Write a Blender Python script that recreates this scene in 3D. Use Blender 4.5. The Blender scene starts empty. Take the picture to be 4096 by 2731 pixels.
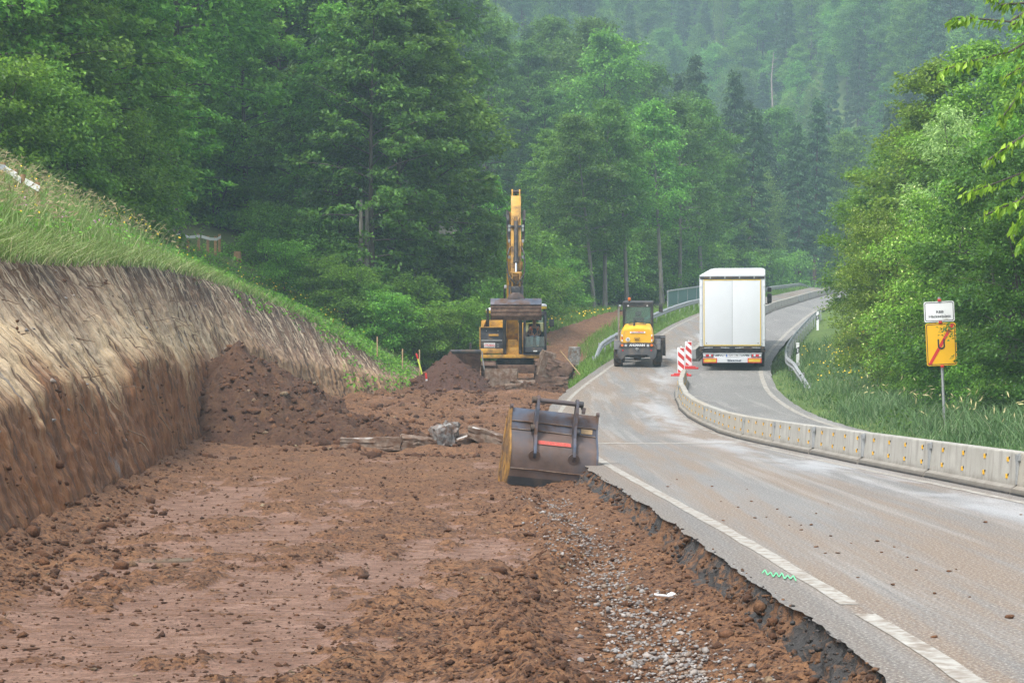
import bpy, bmesh, math, random
import numpy as np
from mathutils import Vector, Matrix, Euler
S = bpy.context.scene
C = S.collection
R = math.radians
# ---------------------------------------------------------------- camera
cam = bpy.data.objects.new('camera', bpy.data.cameras.new('camera'))
C.objects.link(cam); S.camera = cam
cam.location = (0, 0, 1.45); cam.rotation_euler = (R(90), 0, 0)
cam.data.sensor_width = 36; cam.data.lens = 70
cam.data.shift_y = 0.0314
cam.data.clip_start = 0.1; cam.data.clip_end = 3000
# ---------------------------------------------------------------- sky, sun, exposure
SUN_EL, SUN_AZ = R(58), R(-140)        # high soft sun behind cloud, from behind and left of the camera
W = bpy.data.worlds.new('World'); S.world = W; W.use_nodes = True
wn = W.node_tree.nodes; wl = W.node_tree.links
sky = wn.new('ShaderNodeTexSky'); sky.sky_type = 'NISHITA'; sky.sun_disc = False
sky.sun_elevation = SUN_EL; sky.sun_rotation = SUN_AZ; sky.dust_density = 3.0; sky.air_density = 1.0
hs = wn.new('ShaderNodeHueSaturation'); hs.inputs['Saturation'].default_value = 0.33
wl.new(sky.outputs[0], hs.inputs['Color'])
wl.new(hs.outputs[0], wn['Background'].inputs['Color'])
wn['Background'].inputs['Strength'].default_value = 0.14
sd = bpy.data.lights.new('sun', 'SUN'); sd.energy = 1.5; sd.angle = R(12); sd.color = (1, .96, .9)
sun = bpy.data.objects.new('sun', sd); C.objects.link(sun)
dirv = Vector((math.sin(SUN_AZ)*math.cos(SUN_EL), math.cos(SUN_AZ)*math.cos(SUN_EL), math.sin(SUN_EL)))
sun.rotation_euler = dirv.to_track_quat('Z', 'Y').to_euler()
sun.location = dirv*60
S.view_settings.view_transform = 'Standard'; S.view_settings.look = 'None'
S.view_settings.exposure = 1.25; S.view_settings.gamma = 1
S.view_settings.use_curve_mapping = False
cy = S.cycles
cy.use_denoising = True; cy.denoising_prefilter = 'NONE'; cy.max_bounces = 8; cy.diffuse_bounces = 5; cy.glossy_bounces = 2
cy.transmission_bounces = 4; cy.transparent_max_bounces = 8; cy.volume_bounces = 1
cy.caustics_reflective = False; cy.caustics_refractive = False
cy.use_adaptive_sampling = True; cy.adaptive_threshold = 0.01
# ---------------------------------------------------------------- noise
def _h(ix, iy, s):
    n = (ix*374761393 + iy*668265263 + s*2147483647 + 12345) & 0xffffffff
    n = ((n ^ (n >> 13))*1274126177) & 0xffffffff
    return ((n ^ (n >> 16)) & 0xffff)/65535.0
def vn(x, y, s=0):
    x = np.asarray(x, float); y = np.asarray(y, float)
    ix = np.floor(x).astype(np.int64); iy = np.floor(y).astype(np.int64)
    fx = x-ix; fy = y-iy
    fx = fx*fx*(3-2*fx); fy = fy*fy*(3-2*fy)
    a = _h(ix, iy, s); b = _h(ix+1, iy, s); c = _h(ix, iy+1, s); d = _h(ix+1, iy+1, s)
    return (a+(b-a)*fx)*(1-fy)+(c+(d-c)*fx)*fy
def fbm(x, y, s=0, o=4, g=.5):
    t = 0; a = 1; w = 0
    for i in range(o):
        t = t+a*vn(x*2**i, y*2**i, s+i*17); w += a; a *= g
    return t/w
def sst(a, b, x):
    t = np.clip((np.asarray(x, float)-a)/(b-a), 0, 1); return t*t*(3-2*t)
# ---------------------------------------------------------------- layout tables
YG = np.arange(-30, 700, .5)
def tab(ys, vs, sm=8):
    v = np.interp(YG, ys, vs); k = int(sm/.5) | 1
    vp = np.pad(v, k//2, mode='edge'); v = np.convolve(vp, np.ones(k)/k, 'valid')
    return lambda y: np.interp(y, YG, v)
def zr(y):
    y = np.asarray(y, float)
    q = np.clip(y-42, 0, 38)
    return .00121*q*q + .082*np.clip(y-80, 0, 44) + .065*np.clip(y-124, 0, 66)
eX = tab([0, 9.4, 12.9, 15.6, 19, 22.9, 27.8, 31.3, 40, 48, 55, 59, 66, 70, 74, 80.5, 100, 108, 118.5, 152, 190, 260],
         [2.25, 2.17, 2.13, 2.06, 1.97, 1.82, 1.65, 1.53, 1.32, 1.25, 1.28, 1.42, 1.96, 2.43, 3.0, 4.05, 7.53, 8.9, 11.1, 19.2, 28.8, 48], 5)
rX = tab([0, 20, 30, 40, 48, 52, 56, 59.7, 65, 69.3, 77, 83, 90, 103, 118, 152, 190, 260],
         [9.2, 9.0, 8.75, 8.45, 8.28, 8.28, 8.27, 8.38, 8.58, 8.85, 9.6, 10.46, 11.73, 14.3, 17.5, 25.6, 35.2, 54.5], 5)
bX = tab([0, 24.2, 28.2, 32.3, 36.9, 40.8, 45, 50, 54, 58, 62, 66.7, 70, 73, 82, 90, 103, 123, 152, 190, 260],
         [6.9, 6.2, 5.95, 5.72, 5.52, 5.35, 5.2, 5.12, 5.1, 5.15, 5.32, 5.65, 5.97, 6.3, 7.45, 8.75, 11.2, 15.9, 22.8, 32.3, 51.5], 3)
dz = tab([0, 45, 60, 70, 75, 84, 92, 100, 110, 125, 160], [-.3, -.28, .1, .52, .75, 1.0, 1.85, 2.95, 4.1, 5.3, 7.6], 6)
BANK = np.array([  # base Y, base X, top Y, top X, top z
 (10, -4.1, 10, -7.6, 2.9), (18.6, -4.78, 20, -7.95, 3.15), (22.9, -5.17, 24, -8.05, 3.28), (29.8, -5.8, 30.5, -8.3, 3.45),
 (37, -6.44, 37.5, -8.7, 3.75), (46, -7.3, 46, -9.05, 4.2), (54, -7.6, 55, -9.2, 4.37), (62, -7.3, 63, -9.3, 4.4),
 (67, -6.6, 70, -8.6, 4.05), (70, -5.6, 74, -7.3, 3.4), (72, -4.6, 77, -6.0, 2.5), (76, -3.6, 81, -5.0, 1.95), (82, -3.2, 88, -4.4, 1.95)])
tX = tab(list(BANK[:, 2])+[100, 115, 135, 170, 300], list(BANK[:, 3])+[-3.5, -2, 2, 10, 30], 3)
tZ = tab(list(BANK[:, 2])+[100, 115, 135, 170, 300], list(BANK[:, 4])+[3.2, 4.6, 6.1, 8.5, 10], 3)
lD = tab(list(BANK[:, 0])+[90, 100, 111, 120, 131, 300], list(BANK[:, 1])+[-2.5, .8, 3.8, 5.5, 9.5, 40], 2)
rDo = tab([0, 70, 75, 80, 90, 300], [.40, .40, 1.1, 1.9, 2.9, 2.9], 2)
def rD(y): return eX(y)-rDo(y)
def hillY0(x):
    x = np.asarray(x, float); return 180+np.clip(x-5, 0, 30)*.95-np.clip(x-38, 0, 30)*2.2
def T(x, y):
    """height of the finished ground, bank and hillside included"""
    x = np.asarray(x, float); y = np.asarray(y, float)
    e, r, d0 = eX(y), rX(y), dz(y); z0 = zr(y)
    ld, rd, xt, zt = lD(y), rD(y), tX(y), tZ(y)
    rd = np.maximum(rd, ld)
    z = np.where(x > r, z0-.03+.16*np.clip(x-r-1, 0, 5)+.05*np.clip(x-r-6, 0, 60), z0-.02)
    tt = np.clip((x-rd)/np.maximum(e-.4-rd, .05), 0, 1)
    z = np.where(x < e-.4, d0+(z0-.05-d0)*sst(0, .8, tt), z)
    z = np.where(x < rd, d0, z)
    t2 = np.clip((ld-x)/np.maximum(ld-xt, .05), 0, 1)
    z = np.where(x < ld, d0+(zt-d0)*t2, z)
    dl = xt-x
    z = np.where(x < xt, zt+.48*np.clip(dl, 0, 10)+.34*np.clip(dl-10, 0, 60), z)
    hl = .08*np.clip(y-hillY0(x), 0, 130)+.50*np.clip(y-hillY0(x)-130, 0, 160)
    und = (fbm(x*.07, y*.07, 5)-.5)*1.6*sst(6, 20, np.abs(x-e-3)-3)
    return z+hl+und*sst(60, 120, y)
# ---------------------------------------------------------------- object helpers
def link(o, parent=None):
    C.objects.link(o)
    if parent is not None: o.parent = parent
    return o
def tag(o, label=None, cat=None, group=None, kind=None):
    if label: o['label'] = label
    if cat: o['category'] = cat
    if group: o['group'] = group
    if kind: o['kind'] = kind
    return o
def empty(name, label, cat, loc=(0, 0, 0), rot=(0, 0, 0), group=None):
    o = bpy.data.objects.new(name, None); o.empty_display_size = .2
    o.location = loc; o.rotation_euler = rot
    link(o); return tag(o, label, cat, group)
def copy_tree(o, parent=None):
    c = o.copy(); link(c, parent)
    for ch in list(o.children): copy_tree(ch, c)
    return c
def np_mesh(name, V, F, mat=None, smooth=False, uv=None, attr=None):
    """V (n,3), F (m,k) constant-size faces"""
    V = np.asarray(V, np.float32); F = np.asarray(F, np.int32)
    me = bpy.data.meshes.new(name)
    me.vertices.add(len(V)); me.vertices.foreach_set('co', V.ravel())
    k = F.shape[1]
    me.loops.add(F.size); me.loops.foreach_set('vertex_index', F.ravel())
    me.polygons.add(len(F))
    me.polygons.foreach_set('loop_start', np.arange(0, F.size, k, dtype=np.int32))
    me.polygons.foreach_set('loop_total', np.full(len(F), k, np.int32))
    if smooth: me.polygons.foreach_set('use_smooth', np.ones(len(F), bool))
    me.update(calc_edges=True)
    if uv is not None:
        u = me.uv_layers.new(name='UVMap')
        u.data.foreach_set('uv', np.asarray(uv, np.float32)[F.ravel()].ravel())
    if attr:
        for kx, v in attr.items():
            a = me.attributes.new(kx, 'FLOAT', 'POINT'); a.data.foreach_set('value', np.asarray(v, np.float32).ravel())
    if mat: me.materials.append(mat)
    return me
def obj(name, me, parent=None):
    return link(bpy.data.objects.new(name, me), parent)
def gridF(nr, nc):
    i = np.arange(nr*nc).reshape(nr, nc)
    return np.stack([i[:-1, :-1], i[:-1, 1:], i[1:, 1:], i[1:, :-1]], -1).reshape(-1, 4)
class MB:
    def __init__(s): s.bm = bmesh.new()
    def _bev(s, vs, b):
        es = list({e for v in vs for e in v.link_edges})
        bmesh.ops.bevel(s.bm, geom=es, offset=b, segments=2, affect='EDGES', profile=.6, clamp_overlap=True)
    def box(s, c, sz, rot=(0, 0, 0), bev=0, top=None):
        g = bmesh.ops.create_cube(s.bm, size=1)['verts']
        for v in g:
            if top and v.co.z > 0: v.co.x *= top[0]; v.co.y *= top[1]
        M = Matrix.Translation(c) @ Euler(rot).to_matrix().to_4x4() @ Matrix.Diagonal((*sz, 1))
        bmesh.ops.transform(s.bm, matrix=M, verts=g)
        if bev: s._bev(g, bev)
        return s
    def cyl(s, p0, p1, r, r2=None, n=12):
        p0 = Vector(p0); p1 = Vector(p1); d = p1-p0
        g = bmesh.ops.create_cone(s.bm, cap_ends=True, segments=n, radius1=r, radius2=r if r2 is None else r2, depth=d.length)['verts']
        M = Matrix.Translation((p0+p1)/2) @ d.to_track_quat('Z', 'Y').to_matrix().to_4x4()
        bmesh.ops.transform(s.bm, matrix=M, verts=g); return s
    def tube(s, pts, r, n=6, cap=True):
        pts = [Vector(p) for p in pts]; rs = r if isinstance(r, (list, tuple)) else [r]*len(pts)
        rings = []; up = Vector((.13, .31, 1)).normalized()
        for i, p in enumerate(pts):
            d = (pts[min(i+1, len(pts)-1)]-pts[max(i-1, 0)]).normalized()
            a = d.cross(up)
            if a.length < .05: a = d.cross(Vector((1, 0, 0)))
            a.normalize(); b = d.cross(a)
            rings.append([s.bm.verts.new(p+(a*math.cos(6.2832*k/n)+b*math.sin(6.2832*k/n))*rs[i]) for k in range(n)])
        for q in range(len(rings)-1):
            for k in range(n):
                s.bm.faces.new((rings[q][k], rings[q][(k+1) % n], rings[q+1][(k+1) % n], rings[q+1][k]))
        if cap:
            s.bm.faces.new(rings[0][::-1]); s.bm.faces.new(rings[-1])
        return s
    def prism(s, poly, ax, a, b, bev=0):
        def P(u, v, w): return {'x': (w, u, v), 'y': (u, w, v), 'z': (u, v, w)}[ax]
        A = [s.bm.verts.new(P(u, v, a)) for u, v in poly]; B = [s.bm.verts.new(P(u, v, b)) for u, v in poly]
        n = len(poly)
        fs = [s.bm.faces.new(A), s.bm.faces.new(B[::-1])]
        for i in range(n): fs.append(s.bm.faces.new((A[i], B[i], B[(i+1) % n], A[(i+1) % n])))
        if bev: s._bev(A+B, bev)
        return s
    def ball(s, c, r, sub=2, rough=0, seed=0):
        g = bmesh.ops.create_icosphere(s.bm, subdivisions=sub, radius=1)['verts']
        rn = random.Random(seed)
        for v in g:
            k = 1+rough*(rn.random()-.5)
            v.co = Vector((v.co.x*r[0]*k+c[0], v.co.y*r[1]*k+c[1], v.co.z*r[2]*k+c[2]))
        return s
    def lathe(s, prof, c, ax='z', n=20):
        rings = []
        for r, h in prof:
            ring = []
            for k in range(n):
                a = 6.2832*k/n; u, v = r*math.cos(a), r*math.sin(a)
                p = {'z': (u, v, h), 'x': (h, u, v), 'y': (u, h, v)}[ax]
                ring.append(s.bm.verts.new((p[0]+c[0], p[1]+c[1], p[2]+c[2])))
            rings.append(ring)
        for q in range(len(rings)-1):
            for k in range(n):
                s.bm.faces.new((rings[q][k], rings[q][(k+1) % n], rings[q+1][(k+1) % n], rings[q+1][k]))
        s.bm.faces.new(rings[0][::-1]); s.bm.faces.new(rings[-1]); return s
    def quad(s, pts):
        s.bm.faces.new([s.bm.verts.new(p) for p in pts]); return s
    def mesh(s, name, mat, smooth=None):
        bmesh.ops.recalc_face_normals(s.bm, faces=s.bm.faces[:])
        me = bpy.data.meshes.new(name); s.bm.to_mesh(me); s.bm.free()
        if smooth is not None:
            me.polygons.foreach_set('use_smooth', np.ones(len(me.polygons), bool))
            me.set_sharp_from_angle(angle=R(smooth))
        me.materials.append(mat); return me
    def build(s, name, mat, parent=None, smooth=35):
        return obj(name, s.mesh(name, mat, smooth), parent)
def text(body, mat, parent, width, height, loc, rot=(R(90), 0, 0), shear=0, bold=0, name='lettering'):
    cu = bpy.data.curves.new('t', 'FONT'); cu.body = body; cu.align_x = 'CENTER'; cu.align_y = 'CENTER'
    cu.shear = shear; cu.offset = bold; cu.extrude = .004; cu.resolution_u = 3
    o = bpy.data.objects.new('t', cu); C.objects.link(o)
    dg = bpy.context.evaluated_depsgraph_get()
    me = bpy.data.meshes.new_from_object(o.evaluated_get(dg))
    C.objects.unlink(o); bpy.data.objects.remove(o)
    co = np.zeros(len(me.vertices)*3, np.float32); me.vertices.foreach_get('co', co); co = co.reshape(-1, 3)
    mn, mx = co.min(0), co.max(0); c = (mn+mx)/2; s = mx-mn
    co[:, 0] = (co[:, 0]-c[0])*width/s[0]; co[:, 1] = (co[:, 1]-c[1])*height/s[1]; co[:, 2] = (co[:, 2]-c[2])*.5
    me.vertices.foreach_set('co', co.ravel()); me.materials.clear(); me.materials.append(mat); me.update()
    t = obj(name, me, parent); t.location = loc; t.rotation_euler = rot; return t
# ---------------------------------------------------------------- materials
class NT:
    def __init__(s, name):
        s.m = bpy.data.materials.new(name); s.m.use_nodes = True
        s.t = s.m.node_tree; s.n = s.t.nodes; s.b = s.n['Principled BSDF']; s.out = s.n['Material Output']
    def new(s, t, **k):
        n = s.n.new(t)
        for a, b in k.items(): setattr(n, a, b)
        return n
    def L(s, a, b): s.t.links.new(a, b); return s
    def pos(s, mode='Object', scale=(1, 1, 1), rot=(0, 0, 0)):
        if mode == 'Position': o = s.new('ShaderNodeNewGeometry').outputs['Position']
        else: o = s.new('ShaderNodeTexCoord').outputs[mode]
        m = s.new('ShaderNodeMapping'); m.inputs['Scale'].default_value = scale; m.inputs['Rotation'].default_value = rot
        s.L(o, m.inputs['Vector']); return m.outputs[0]
    def noise(s, v, sc, det=4, ro=.55, dist=0):
        n = s.new('ShaderNodeTexNoise'); n.inputs['Scale'].default_value = sc; n.inputs['Detail'].default_value = det
        n.inputs['Roughness'].default_value = ro; n.inputs['Distortion'].default_value = dist
        s.L(v, n.inputs['Vector']); return n.outputs['Fac']
    def vor(s, v, sc, feat='F1'):
        n = s.new('ShaderNodeTexVoronoi'); n.inputs['Scale'].default_value = sc; n.feature = feat
        s.L(v, n.inputs['Vector']); return n.outputs['Distance'], n.outputs['Color'] if 'Color' in n.outputs else None
    def ramp(s, f, stops):
        n = s.new('ShaderNodeValToRGB'); e = n.color_ramp.elements
        while len(e) < len(stops): e.new(.5)
        for i, (p, c) in enumerate(stops):
            e[i].position = p; e[i].color = (c, c, c, 1) if isinstance(c, (int, float)) else (*c, 1)
        s.L(f, n.inputs[0]); return n.outputs[0]
    def mix(s, f, a, b, mode='MIX'):
        n = s.new('ShaderNodeMix', data_type='RGBA', blend_type=mode)
        for i, v in ((0, f), (6, a), (7, b)):
            if isinstance(v, (int, float)): n.inputs[i].default_value = v if i == 0 else (v, v, v, 1)
            elif isinstance(v, tuple): n.inputs[i].default_value = (*v, 1)
            else: s.L(v, n.inputs[i])
        return n.outputs[2]
    def math(s, op, a, b=0., clamp=False):
        n = s.new('ShaderNodeMath', operation=op, use_clamp=clamp)
        for i, v in enumerate((a, b)):
            if isinstance(v, (int, float)): n.inputs[i].default_value = v
            else: s.L(v, n.inputs[i])
        return n.outputs[0]
    def attr(s, name):
        n = s.new('ShaderNodeAttribute', attribute_name=name); return n.outputs['Fac']
    def bump(s, h, st=.5, d=.02):
        n = s.new('ShaderNodeBump'); n.inputs['Strength'].default_value = st; n.inputs['Distance'].default_value = d
        s.L(h, n.inputs['Height']); s.L(n.outputs[0], s.b.inputs['Normal'])
    def col(s, c): 
        if isinstance(c, tuple): s.b.inputs['Base Color'].default_value = (*c, 1)
        else: s.L(c, s.b.inputs['Base Color'])
    def rough(s, r):
        if isinstance(r, (int, float)): s.b.inputs['Roughness'].default_value = r
        else: s.L(r, s.b.inputs['Roughness'])
def simple(name, c, ro=.5, metal=0, var=.2, sc=6, dirt=None, damt=.5, dsc=3, bump=.0, bsc=60, spec=.5):
    """paint, plastic, metal: base colour with soft mottling, optional dirt in noise patches, rough in turn"""
    t = NT(name); v = t.pos('Object')
    n = t.noise(v, sc, 5, .6)
    a = tuple(x*(1-var) for x in c); b = tuple(min(1, x*(1+var)) for x in c)
    col = t.ramp(n, [(.3, a), (.7, b)])
    if dirt:
        m = t.ramp(t.noise(v, dsc, 6, .65, .3), [(.62-damt*.4, 0.), (.8-damt*.3, 1.)])
        col = t.mix(m, col, dirt)
        r = t.mix(m, (ro,)*3, (.9,)*3); t.rough(r)
    else: t.rough(t.ramp(n, [(.3, max(.02, ro-.08)), (.7, min(1, ro+.1))]))
    t.col(col); t.b.inputs['Metallic'].default_value = metal; t.b.inputs['Specular IOR Level'].default_value = spec
    if bump: t.bump(t.noise(v, bsc, 4), bump, .01)
    return t.m
def leaf_mat(name, dark, light, tr=.35, ro=.45, hue=.25):
    t = NT(name); dark = tuple(x*k for x, k in zip(dark, (1.9, 2.15, 1.8))); light = tuple(x*k for x, k in zip(light, (2.7, 2.9, 2.0))); tr = min(.5, tr+.1)
    g = t.new('ShaderNodeNewGeometry'); oi = t.new('ShaderNodeObjectInfo')
    c = t.ramp(g.outputs['Random Per Island'], [(0, dark), (.55, tuple((a+b)/2 for a, b in zip(dark, light))), (1, light)])
    h = t.new('ShaderNodeHueSaturation'); t.L(c, h.inputs['Color'])
    t.L(t.math('ADD', t.math('MULTIPLY', oi.outputs['Random'], .03), .485), h.inputs['Hue'])
    t.L(t.math('ADD', t.math('MULTIPLY', oi.outputs['Random'], hue*2), 1-hue), h.inputs['Value'])
    t.col(h.outputs[0]); t.rough(ro); t.b.inputs['Specular IOR Level'].default_value = .35
    tl = t.new('ShaderNodeBsdfTranslucent'); t.L(t.mix(.35, h.outputs[0], (.25, .4, .05), 'MIX'), tl.inputs['Color'])
    mx = t.new('ShaderNodeMixShader'); mx.inputs[0].default_value = tr
    t.L(t.b.outputs[0], mx.inputs[1]); t.L(tl.outputs[0], mx.inputs[2]); t.L(mx.outputs[0], t.out.inputs['Surface'])
    return t.m
def bark_mat(name, a, b):
    t = NT(name); v = t.pos('Object', (3, 3, .5))
    n = t.noise(v, 4, 6, .7, .4); t.col(t.ramp(n, [(.3, a), (.7, b)])); t.rough(.9); t.bump(n, .7, .03); return t.m
M = {}
M['white_paint'] = simple('white_paint', (.66, .69, .72), .35, var=.025, sc=2)
M['tarp'] = simple('white_tarpaulin', (.64, .67, .69), .5, var=.06, sc=3, bump=.15, bsc=5)
M['black'] = simple('black_plastic', (.025, .026, .028), .5, var=.3, dirt=(.12, .10, .085), damt=.35)
M['dark_steel'] = simple('dark_steel', (.045, .048, .055), .5, .3, dirt=(.13, .09, .06), damt=.4)
M['rubber'] = simple('tyre_rubber', (.028, .027, .026), .85, var=.3, dirt=(.13, .085, .06), damt=.55, dsc=5, bump=.3, bsc=30)
M['tape_yellow'] = simple('reflective_yellow_tape', (.62, .43, .03), .4, var=.1)
M['sign_yellow'] = simple('sign_yellow', (.78, .42, .004), .4, var=.04, sc=3)
M['sign_white'] = simple('sign_white', (.78, .79, .80), .4, var=.03, dirt=(.5, .48, .42), damt=.1)
M['red'] = simple('signal_red', (.55, .03, .025), .45, var=.1)
M['lens_red'] = simple('red_lens', (.5, .03, .04), .15, var=.15)
M['lens_orange'] = simple('orange_lens', (.8, .18, .02), .2, var=.15)
M['lens_clear'] = simple('clear_lens', (.6, .62, .65), .15, .2)
M['print_black'] = simple('black_print', (.015, .015, .017), .5, var=.1)
M['print_navy'] = simple('navy_print', (.03, .05, .10), .5, var=.1)
M['print_red'] = simple('red_print', (.6, .06, .05), .5, var=.1)
M['plate_blue'] = simple('number_plate_blue', (.02, .12, .5), .4, var=.1)
M['galv'] = simple('galvanised_steel', (.42, .44, .45), .45, .55, var=.18, sc=3, dirt=(.25, .23, .2), damt=.25)
M['cat_yellow'] = simple('machine_yellow', (.58, .31, .035), .42, var=.12, dirt=(.20, .12, .06), damt=.48, dsc=2.5)
M['loader_yellow'] = simple('loader_yellow', (.86, .47, .03), .35, var=.05, dirt=(.5, .3, .12), damt=.15)
M['cat_dirty'] = simple('dirty_machine_yellow', (.45, .24, .035), .55, var=.2, dirt=(.09, .055, .035), damt=.62, dsc=4)
M['cat_dark'] = simple('machine_dark_grey', (.035, .040, .052), .5, var=.2, dirt=(.16, .12, .09), damt=.3)
M['grey_plastic'] = simple('grey_plastic', (.085, .085, .09), .55, var=.15, dirt=(.2, .16, .12), damt=.3)
M['chrome'] = simple('chrome_rod', (.7, .72, .74), .15, 1, var=.05)
M['mud'] = simple('caked_mud', (.10, .058, .042), .95, var=.45, sc=9, dirt=(.2, .125, .085), damt=.4, dsc=4, bump=.8, bsc=14)
M['steel_worn'] = simple('worn_bucket_steel', (.095, .112, .15), .42, .55, var=.3, sc=3, dirt=(.14, .085, .06), damt=.5, dsc=2.2, bump=.1, bsc=40)
M['steel_rust'] = simple('rusty_bucket_steel', (.125, .085, .07), .5, .35, var=.35, sc=3, dirt=(.10, .10, .115), damt=.42, dsc=1.8, bump=.1, bsc=40)
M['bucket_yellow'] = simple('muddy_yellow_paint', (.34, .18, .035), .65, 0, var=.35, sc=4, dirt=(.10, .06, .038), damt=.62, dsc=5)
M['paint_red'] = simple('red_marker_paint', (.42, .10, .075), .6, var=.3, sc=15)
M['paint_white'] = simple('thermoplastic_white', (.38, .37, .335), .75, var=.12, sc=5, dirt=(.22, .185, .15), damt=.55, dsc=9)
M['spray_green'] = simple('green_spray_paint', (.12, .55, .26), .6, var=.3, sc=20)
M['reflector_yellow'] = simple('yellow_reflector', (.75, .42, .01), .35, var=.1)
M['wood'] = simple('pale_wood', (.42, .29, .16), .8, var=.25, sc=12)
M['wood_post'] = simple('weathered_post', (.33, .20, .10), .85, var=.3, sc=9)
M['fence_white'] = simple('white_fence_band', (.72, .72, .72), .6, var=.08)
M['fluo'] = simple('fluorescent_yellow_paint', (.60, .72, .10), .6, var=.15)
M['orange_cloth'] = simple('orange_vest', (.95, .15, .02), .8, var=.1)
M['jeans'] = simple('grey_jeans', (.26, .30, .36), .9, var=.2, sc=14)
M['navy_cloth'] = simple('navy_top', (.03, .04, .075), .9, var=.2)
M['skin'] = simple('skin', (.42, .21, .14), .55, var=.12)
M['hair'] = simple('dark_hair', (.025, .018, .012), .7, var=.3)
M['seat'] = simple('seat_fabric', (.05, .055, .06), .9, var=.2)
M['mesh_green'] = simple('green_mesh_panel', (.10, .20, .18), .7, var=.15)
M['slate'] = simple('grey_rock', (.22, .22, .215), .8, var=.55, sc=9, dirt=(.13, .07, .04), damt=.5, dsc=7, bump=.8, bsc=12)
M['slab'] = simple('broken_slab', (.20, .155, .12), .9, var=.5, sc=7, dirt=(.11, .055, .03), damt=.62, dsc=5, bump=.8, bsc=15)
M['slab_top'] = simple('slab_white_edge', (.55, .54, .52), .8, var=.2, dirt=(.2, .13, .09), damt=.45)
def glass(name, tint, f=.14):
    t = NT(name); tr = t.new('ShaderNodeBsdfTransparent'); tr.inputs[0].default_value = (*tint, 1)
    gl = t.new('ShaderNodeBsdfGlossy'); gl.inputs['Roughness'].default_value = .05
    v = t.pos('Object'); fr = t.math('ADD', t.math('MULTIPLY', t.noise(v, 3), .12), f-.06)
    mx = t.new('ShaderNodeMixShader'); t.L(fr, mx.inputs[0]); t.L(tr.outputs[0], mx.inputs[1]); t.L(gl.outputs[0], mx.inputs[2])
    t.L(mx.outputs[0], t.out.inputs['Surface']); return t.m
M['glass'] = glass('tinted_glass', (.62, .80, .76))
M['glass_rear'] = glass('green_cab_glass', (.50, .78, .70), .2)
# ================================================================ GROUND
def mat_grass_floor():
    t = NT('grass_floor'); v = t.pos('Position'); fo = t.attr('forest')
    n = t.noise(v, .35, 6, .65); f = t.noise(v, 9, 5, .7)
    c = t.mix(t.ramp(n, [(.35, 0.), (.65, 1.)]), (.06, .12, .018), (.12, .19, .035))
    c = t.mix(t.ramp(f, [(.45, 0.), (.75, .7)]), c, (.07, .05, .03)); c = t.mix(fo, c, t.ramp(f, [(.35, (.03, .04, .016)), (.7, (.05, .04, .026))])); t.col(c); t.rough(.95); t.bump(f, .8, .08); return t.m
def mat_forest_floor():
    t = NT('forest_floor'); v = t.pos('Position')
    n = t.noise(v, .25, 6, .65); f = t.noise(v, 3, 6, .7)
    c = t.mix(t.ramp(n, [(.4, 0.), (.6, 1.)]), (.035, .045, .018), (.06, .09, .028))
    c = t.mix(t.ramp(f, [(.4, 0.), (.7, .8)]), c, (.045, .035, .025)); t.col(c); t.rough(.95); t.bump(f, .9, .15); return t.m
def mat_dirt(name='mud_dirt', red=0.):
    t = NT(name); v = t.pos('Position')
    sm = t.attr('packed')
    big = t.noise(v, .7, 5, .6, .4); mid = t.noise(v, 6, 6, .65, .2); fine = t.noise(v, 45, 5, .7)
    clod = t.ramp(mid, [(.36, (.078, .034, .014)), (.5, (.172, .078, .032)), (.64, (.25, .122, .052))])
    clod = t.mix(t.ramp(big, [(.44, 0.), (.6, .45)]), clod, (.085, .036, .019))
    f2 = t.noise(v, 24, 5, .75)
    clod = t.mix(t.ramp(f2, [(.52, 0.), (.60, .7)]), clod, (.25, .125, .056)); clod = t.mix(t.ramp(f2, [(.41, .9), (.48, 0.)]), clod, (.034, .015, .008))  # near-black flecks paint the shade of soil cavities into the colour
    flat = t.ramp(t.noise(v, 2.2, 5, .6), [(.38, (.195, .096, .056)), (.62, (.30, .170, .115))])
    flat = t.mix(t.ramp(f2, [(.5, 0.), (.58, .75)]), flat, (.085, .038, .018))
    sk = t.noise(t.pos('Position', (.28, 1, 1)), 11, 6, .75, .5); flat = t.mix(t.ramp(sk, [(.42, .5), (.50, 0.)]), flat, (.10, .044, .021)); flat = t.mix(t.ramp(sk, [(.54, 0.), (.62, .4)]), flat, (.38, .245, .185))
    vs = t.pos('Position', (.35, 1, 1))
    edge = t.math('ADD', t.math('MULTIPLY', sm, .62), t.math('ADD', t.math('MULTIPLY', t.math('SUBTRACT', t.noise(v, 26, 4, .7), .5), .9), t.math('MULTIPLY', t.math('SUBTRACT', t.noise(vs, 4.5, 5, .7), .5), 1.5)))
    f = t.ramp(edge, [(.37, 0.), (.50, 1.)])
    c = t.mix(f, clod, flat)
    peb = t.vor(v, 26)[0]
    pm = t.math('MULTIPLY', t.ramp(peb, [(.10, 1.), (.16, 0.)]), t.ramp(t.noise(v, 5), [(.55, 0.), (.62, 1.)]))
    c = t.mix(pm, c, (.34, .24, .14)); t.col(c)
    t.rough(t.mix(f, (.92,)*3, (.62,)*3))
    t.bump(t.math('ADD', t.math('MULTIPLY', mid, .5), t.math('MULTIPLY', fine, .6)), .9, .05)
    return t.m
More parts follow.
